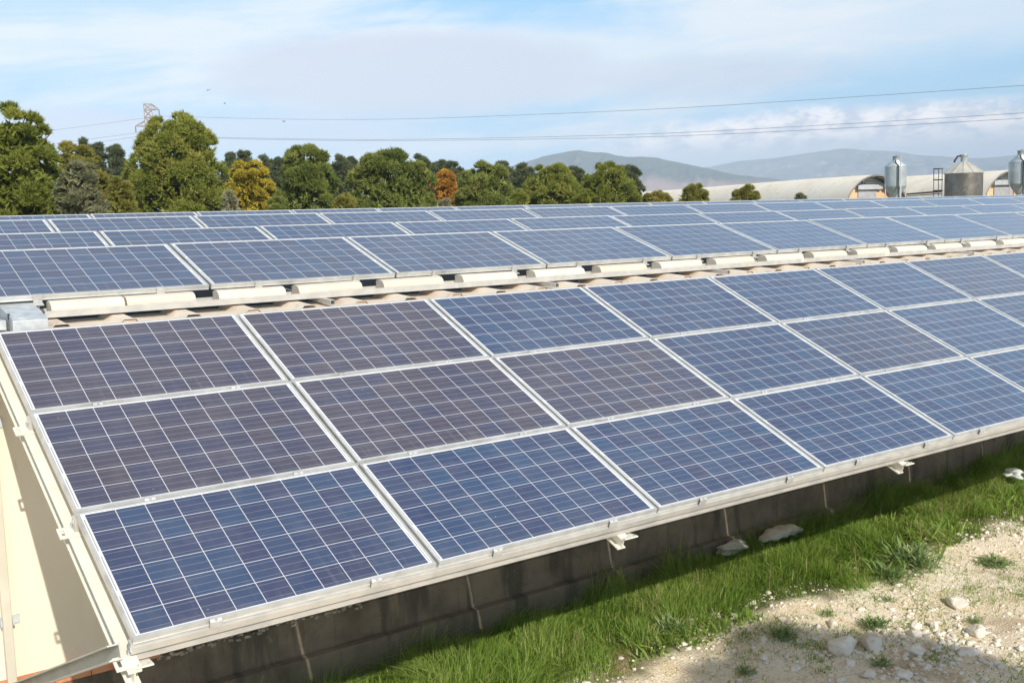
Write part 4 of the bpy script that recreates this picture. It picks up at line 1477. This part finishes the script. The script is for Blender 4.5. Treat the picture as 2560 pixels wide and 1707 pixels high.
for z in (2.4, 3.45, 4.5, 5.58):
    ld.bar((x + lx_ * 1.9, y + ly_ * 1.9, z), (x + lx_ * 2.8, y + ly_ * 2.8, z), .08)
    ld.bar((x + lx_ * 2.3 + vx * .5, y + ly_ * 2.3 + vy * .5, z), (x + lx_ * 2.8 + vx * .5, y + ly_ * 2.8 + vy * .5, z), .08)
ld.build('ladder_cage', M['dark'], bn)
# conveyor between the slim silo and the bin
x0, y0 = at(56.0, 117)
x1, y1 = at(57.6, 115.6)
cv = MB()
cv.bar((x0, y0, 3.2), (x1, y1, 3.35), .12)
cv.bar((x0, y0, 3.0), (x1, y1, 3.15), .06)
single(cv, 'conveyor', M['dark'], 'thin dark conveyor between the slim silo and the wide bin', 'conveyor')

# ------------------------------------------------------------------ pylon and wires
px, py = 65.6, 204.62
zt, zg = 25.8, float(gz(65.6, 204.6))
pyl = thing('pylon', 'rusty lattice power pylon rising behind the biggest round pine', 'pylon', (px, py, zg))
va = R(17.9)
e1 = Vector((math.cos(va), -math.sin(va), 0))
e2 = Vector((math.sin(va), math.cos(va), 0))
c0 = Vector((px, py, 0))
def PP(a, b_, z): return c0 + e1 * a + e2 * b_ + Vector((0, 0, z))
bd = MB()
lev = [zg, 3, 6, 9, 12, 14.5, 17, 19, 20.6, 21.8, 23.2, 24.6, 25.7]
def hw(z): return .72 + max(0, (20.0 - z)) * .085
for k in range(len(lev) - 1):
    z0, z1 = lev[k], lev[k + 1]
    a, b_ = hw(z0), hw(z1)
    cs = [(-1, -1), (1, -1), (1, 1), (-1, 1)]
    for q in range(4):
        s, n_ = cs[q], cs[(q + 1) % 4]
        bd.bar(PP(s[0] * a, s[1] * a, z0), PP(s[0] * b_, s[1] * b_, z1), .10)
        bd.bar(PP(s[0] * a, s[1] * a, z0), PP(n_[0] * b_, n_[1] * b_, z1), .08)
        bd.bar(PP(n_[0] * a, n_[1] * a, z0), PP(s[0] * b_, s[1] * b_, z1), .08)
        bd.bar(PP(s[0] * b_, s[1] * b_, z1), PP(n_[0] * b_, n_[1] * b_, z1), .08)
bd.build('lattice_tower', M['pylon'], pyl)
def arm(sg, z, L, nm='cross_arm'):
    m = MB()
    tip = PP(sg * L, 0, z)
    for b_ in (-.72, .72):
        m.bar(PP(sg * .72, b_, z + .95), tip, .09)
        m.bar(PP(sg * .72, b_, z - .05), tip, .09)
    m.bar(PP(sg * .72, 0, z + .9), PP(sg * (.72 + L) / 2, 0, z), .06)
    o = m.build(nm, M['pylon'], pyl)
    ins = MB()
    ins.lathe([(.05, 0), (.05, -.15)] + [v for k in range(6) for v in ((.05, -.15 - k * .17), (.16, -.2 - k * .17), (.05, -.26 - k * .17))] + [(.04, -1.28)], 8, (tip.x, tip.y, tip.z))
    ins.build('insulator', M['insul'], o, fix=False)
    return tip
arm(1, 24.75, 2.0)
arm(-1, 21.6, 2.45)
arm(1, 21.6, 2.45)


def spline(pts, n=14):
    P = [Vector(p) for p in pts]
    P = [P[0] * 2 - P[1]] + P + [P[-1] * 2 - P[-2]]
    out = []
    for k in range(1, len(P) - 2):
        for j in range(n):
            t = j / n
            a, b_, c, d = P[k - 1:k + 3]
            out.append(.5 * ((2 * b_) + (c - a) * t + (2 * a - 5 * b_ + 4 * c - d) * t * t + (3 * b_ - a - 3 * c + d) * t ** 3))
    out.append(P[-2])
    return out


def ext(p, s=1.6):
    a, b_ = Vector(p[-2]), Vector(p[-1])
    return p + [tuple(b_ + (b_ - a) * s)]


tipR = (67.5, 204.03, 23.47)
WIRES = [
    ([tipR, (76.85, 169.6, 20.06), (84.42, 141.99, 17.78), (91.61, 115.77, 16.26), (97.48, 94.34, 15.22), (103.37, 72.87, 14.51), (108.17, 55.35, 14.01)], 'topmost wire crossing the sky to the right'),
    ([(63.27, 205.37, 20.29), (69.53, 184.46, 18.03), (76.76, 160.33, 15.98), (82.93, 139.69, 14.46), (90.49, 114.45, 13.01), (96.72, 93.63, 12.06), (103.02, 72.59, 11.52), (108.2, 55.3, 11.21)], 'upper one of the two close wires on the right'),
    ([(68.0, 203.85, 20.31), (71.9, 188.3, 18.24), (78.48, 164.01, 16.12), (84.83, 142.96, 14.56), (92.6, 117.2, 12.98), (99.01, 95.94, 11.89), (105.5, 74.42, 11.25), (110.83, 56.73, 10.89)], 'lower one of the two close wires on the right'),
    ([tipR, (59.15, 216.98, 22.76), (52.15, 229.04, 22.27)], 'topmost wire running left from the pylon'),
    ([(63.27, 205.37, 20.29), (57.86, 227.66, 20.36)], 'middle wire running left from the pylon'),
    ([(67.9, 203.8, 20.31), (59.66, 227.19, 19.7)], 'lowest wire running left from the pylon'),
]
for p, lb in WIRES:
    m = MB()
    m.tube(spline(ext(p)), .022, 5)
    o = m.build('power_wire', M['wire'])
    c = Vector(p[0])
    o.data.transform(Matrix.Translation(-c))
    o.location = c
    tag(o, lb, 'wire', 'power wires')

# ------------------------------------------------------------------ birds
for k, (x, y, z, lb) in enumerate([(30.38, 79.3, 12.72, 'highest dark bird flying above the tree line'), (31.55, 78.85, 11.69, 'tiny bird just below the highest bird'), (35.74, 77.08, 10.24, 'lowest bird, flying near the upper wire')]):
    s = (.34, .2, .26)[k]
    m = MB()
    m.lathe([(.001, -.5), (.06, -.3), (.11, 0), (.09, .25), (.05, .42), (.001, .5)], 8)
    m.v = [(v[2], v[1], v[0]) for v in m.v]
    for sg in (-1, 1):
        m.add([(.18, sg * .08, .02), (-.14, sg * .08, .02), (-.22, sg * .75, .22), (.04, sg * .8, .24), (.18, sg * .08, .04), (-.14, sg * .08, .04), (-.22, sg * .75, .235), (.04, sg * .8, .255)],
              [(0, 1, 2, 3), (4, 7, 6, 5), (0, 4, 5, 1), (1, 5, 6, 2), (2, 6, 7, 3), (3, 7, 4, 0)])
    o = m.build('bird', M['bird'])
    o.location = (x, y, z)
    o.scale = (s, s, s)
    o.rotation_euler = (.1, 0, .9 - k)
    tag(o, lb, 'bird', 'birds in the sky')

# ------------------------------------------------------------------ haze
def haze(dens):
    m = bpy.data.materials.new('haze_air')
    m.use_nodes = True
    nt = m.node_tree
    nt.nodes.clear()
    out = nt.nodes.new('ShaderNodeOutputMaterial')
    v = nt.nodes.new('ShaderNodeVolumePrincipled')
    v.inputs['Color'].default_value = (.68, .82, 1.0, 1)
    v.inputs['Density'].default_value = dens
    v.inputs['Anisotropy'].default_value = -0.35
    nt.links.new(v.outputs[0], out.inputs['Volume'])
    b = MB()
    b.box(-14500, 14500, -14500, 14500, -66, 500)
    o = b.build('haze', m)
    tag(o, kind='stuff')


HAZE_DENSITY = 1.8e-4
if HAZE_DENSITY > 0:
    haze(HAZE_DENSITY)
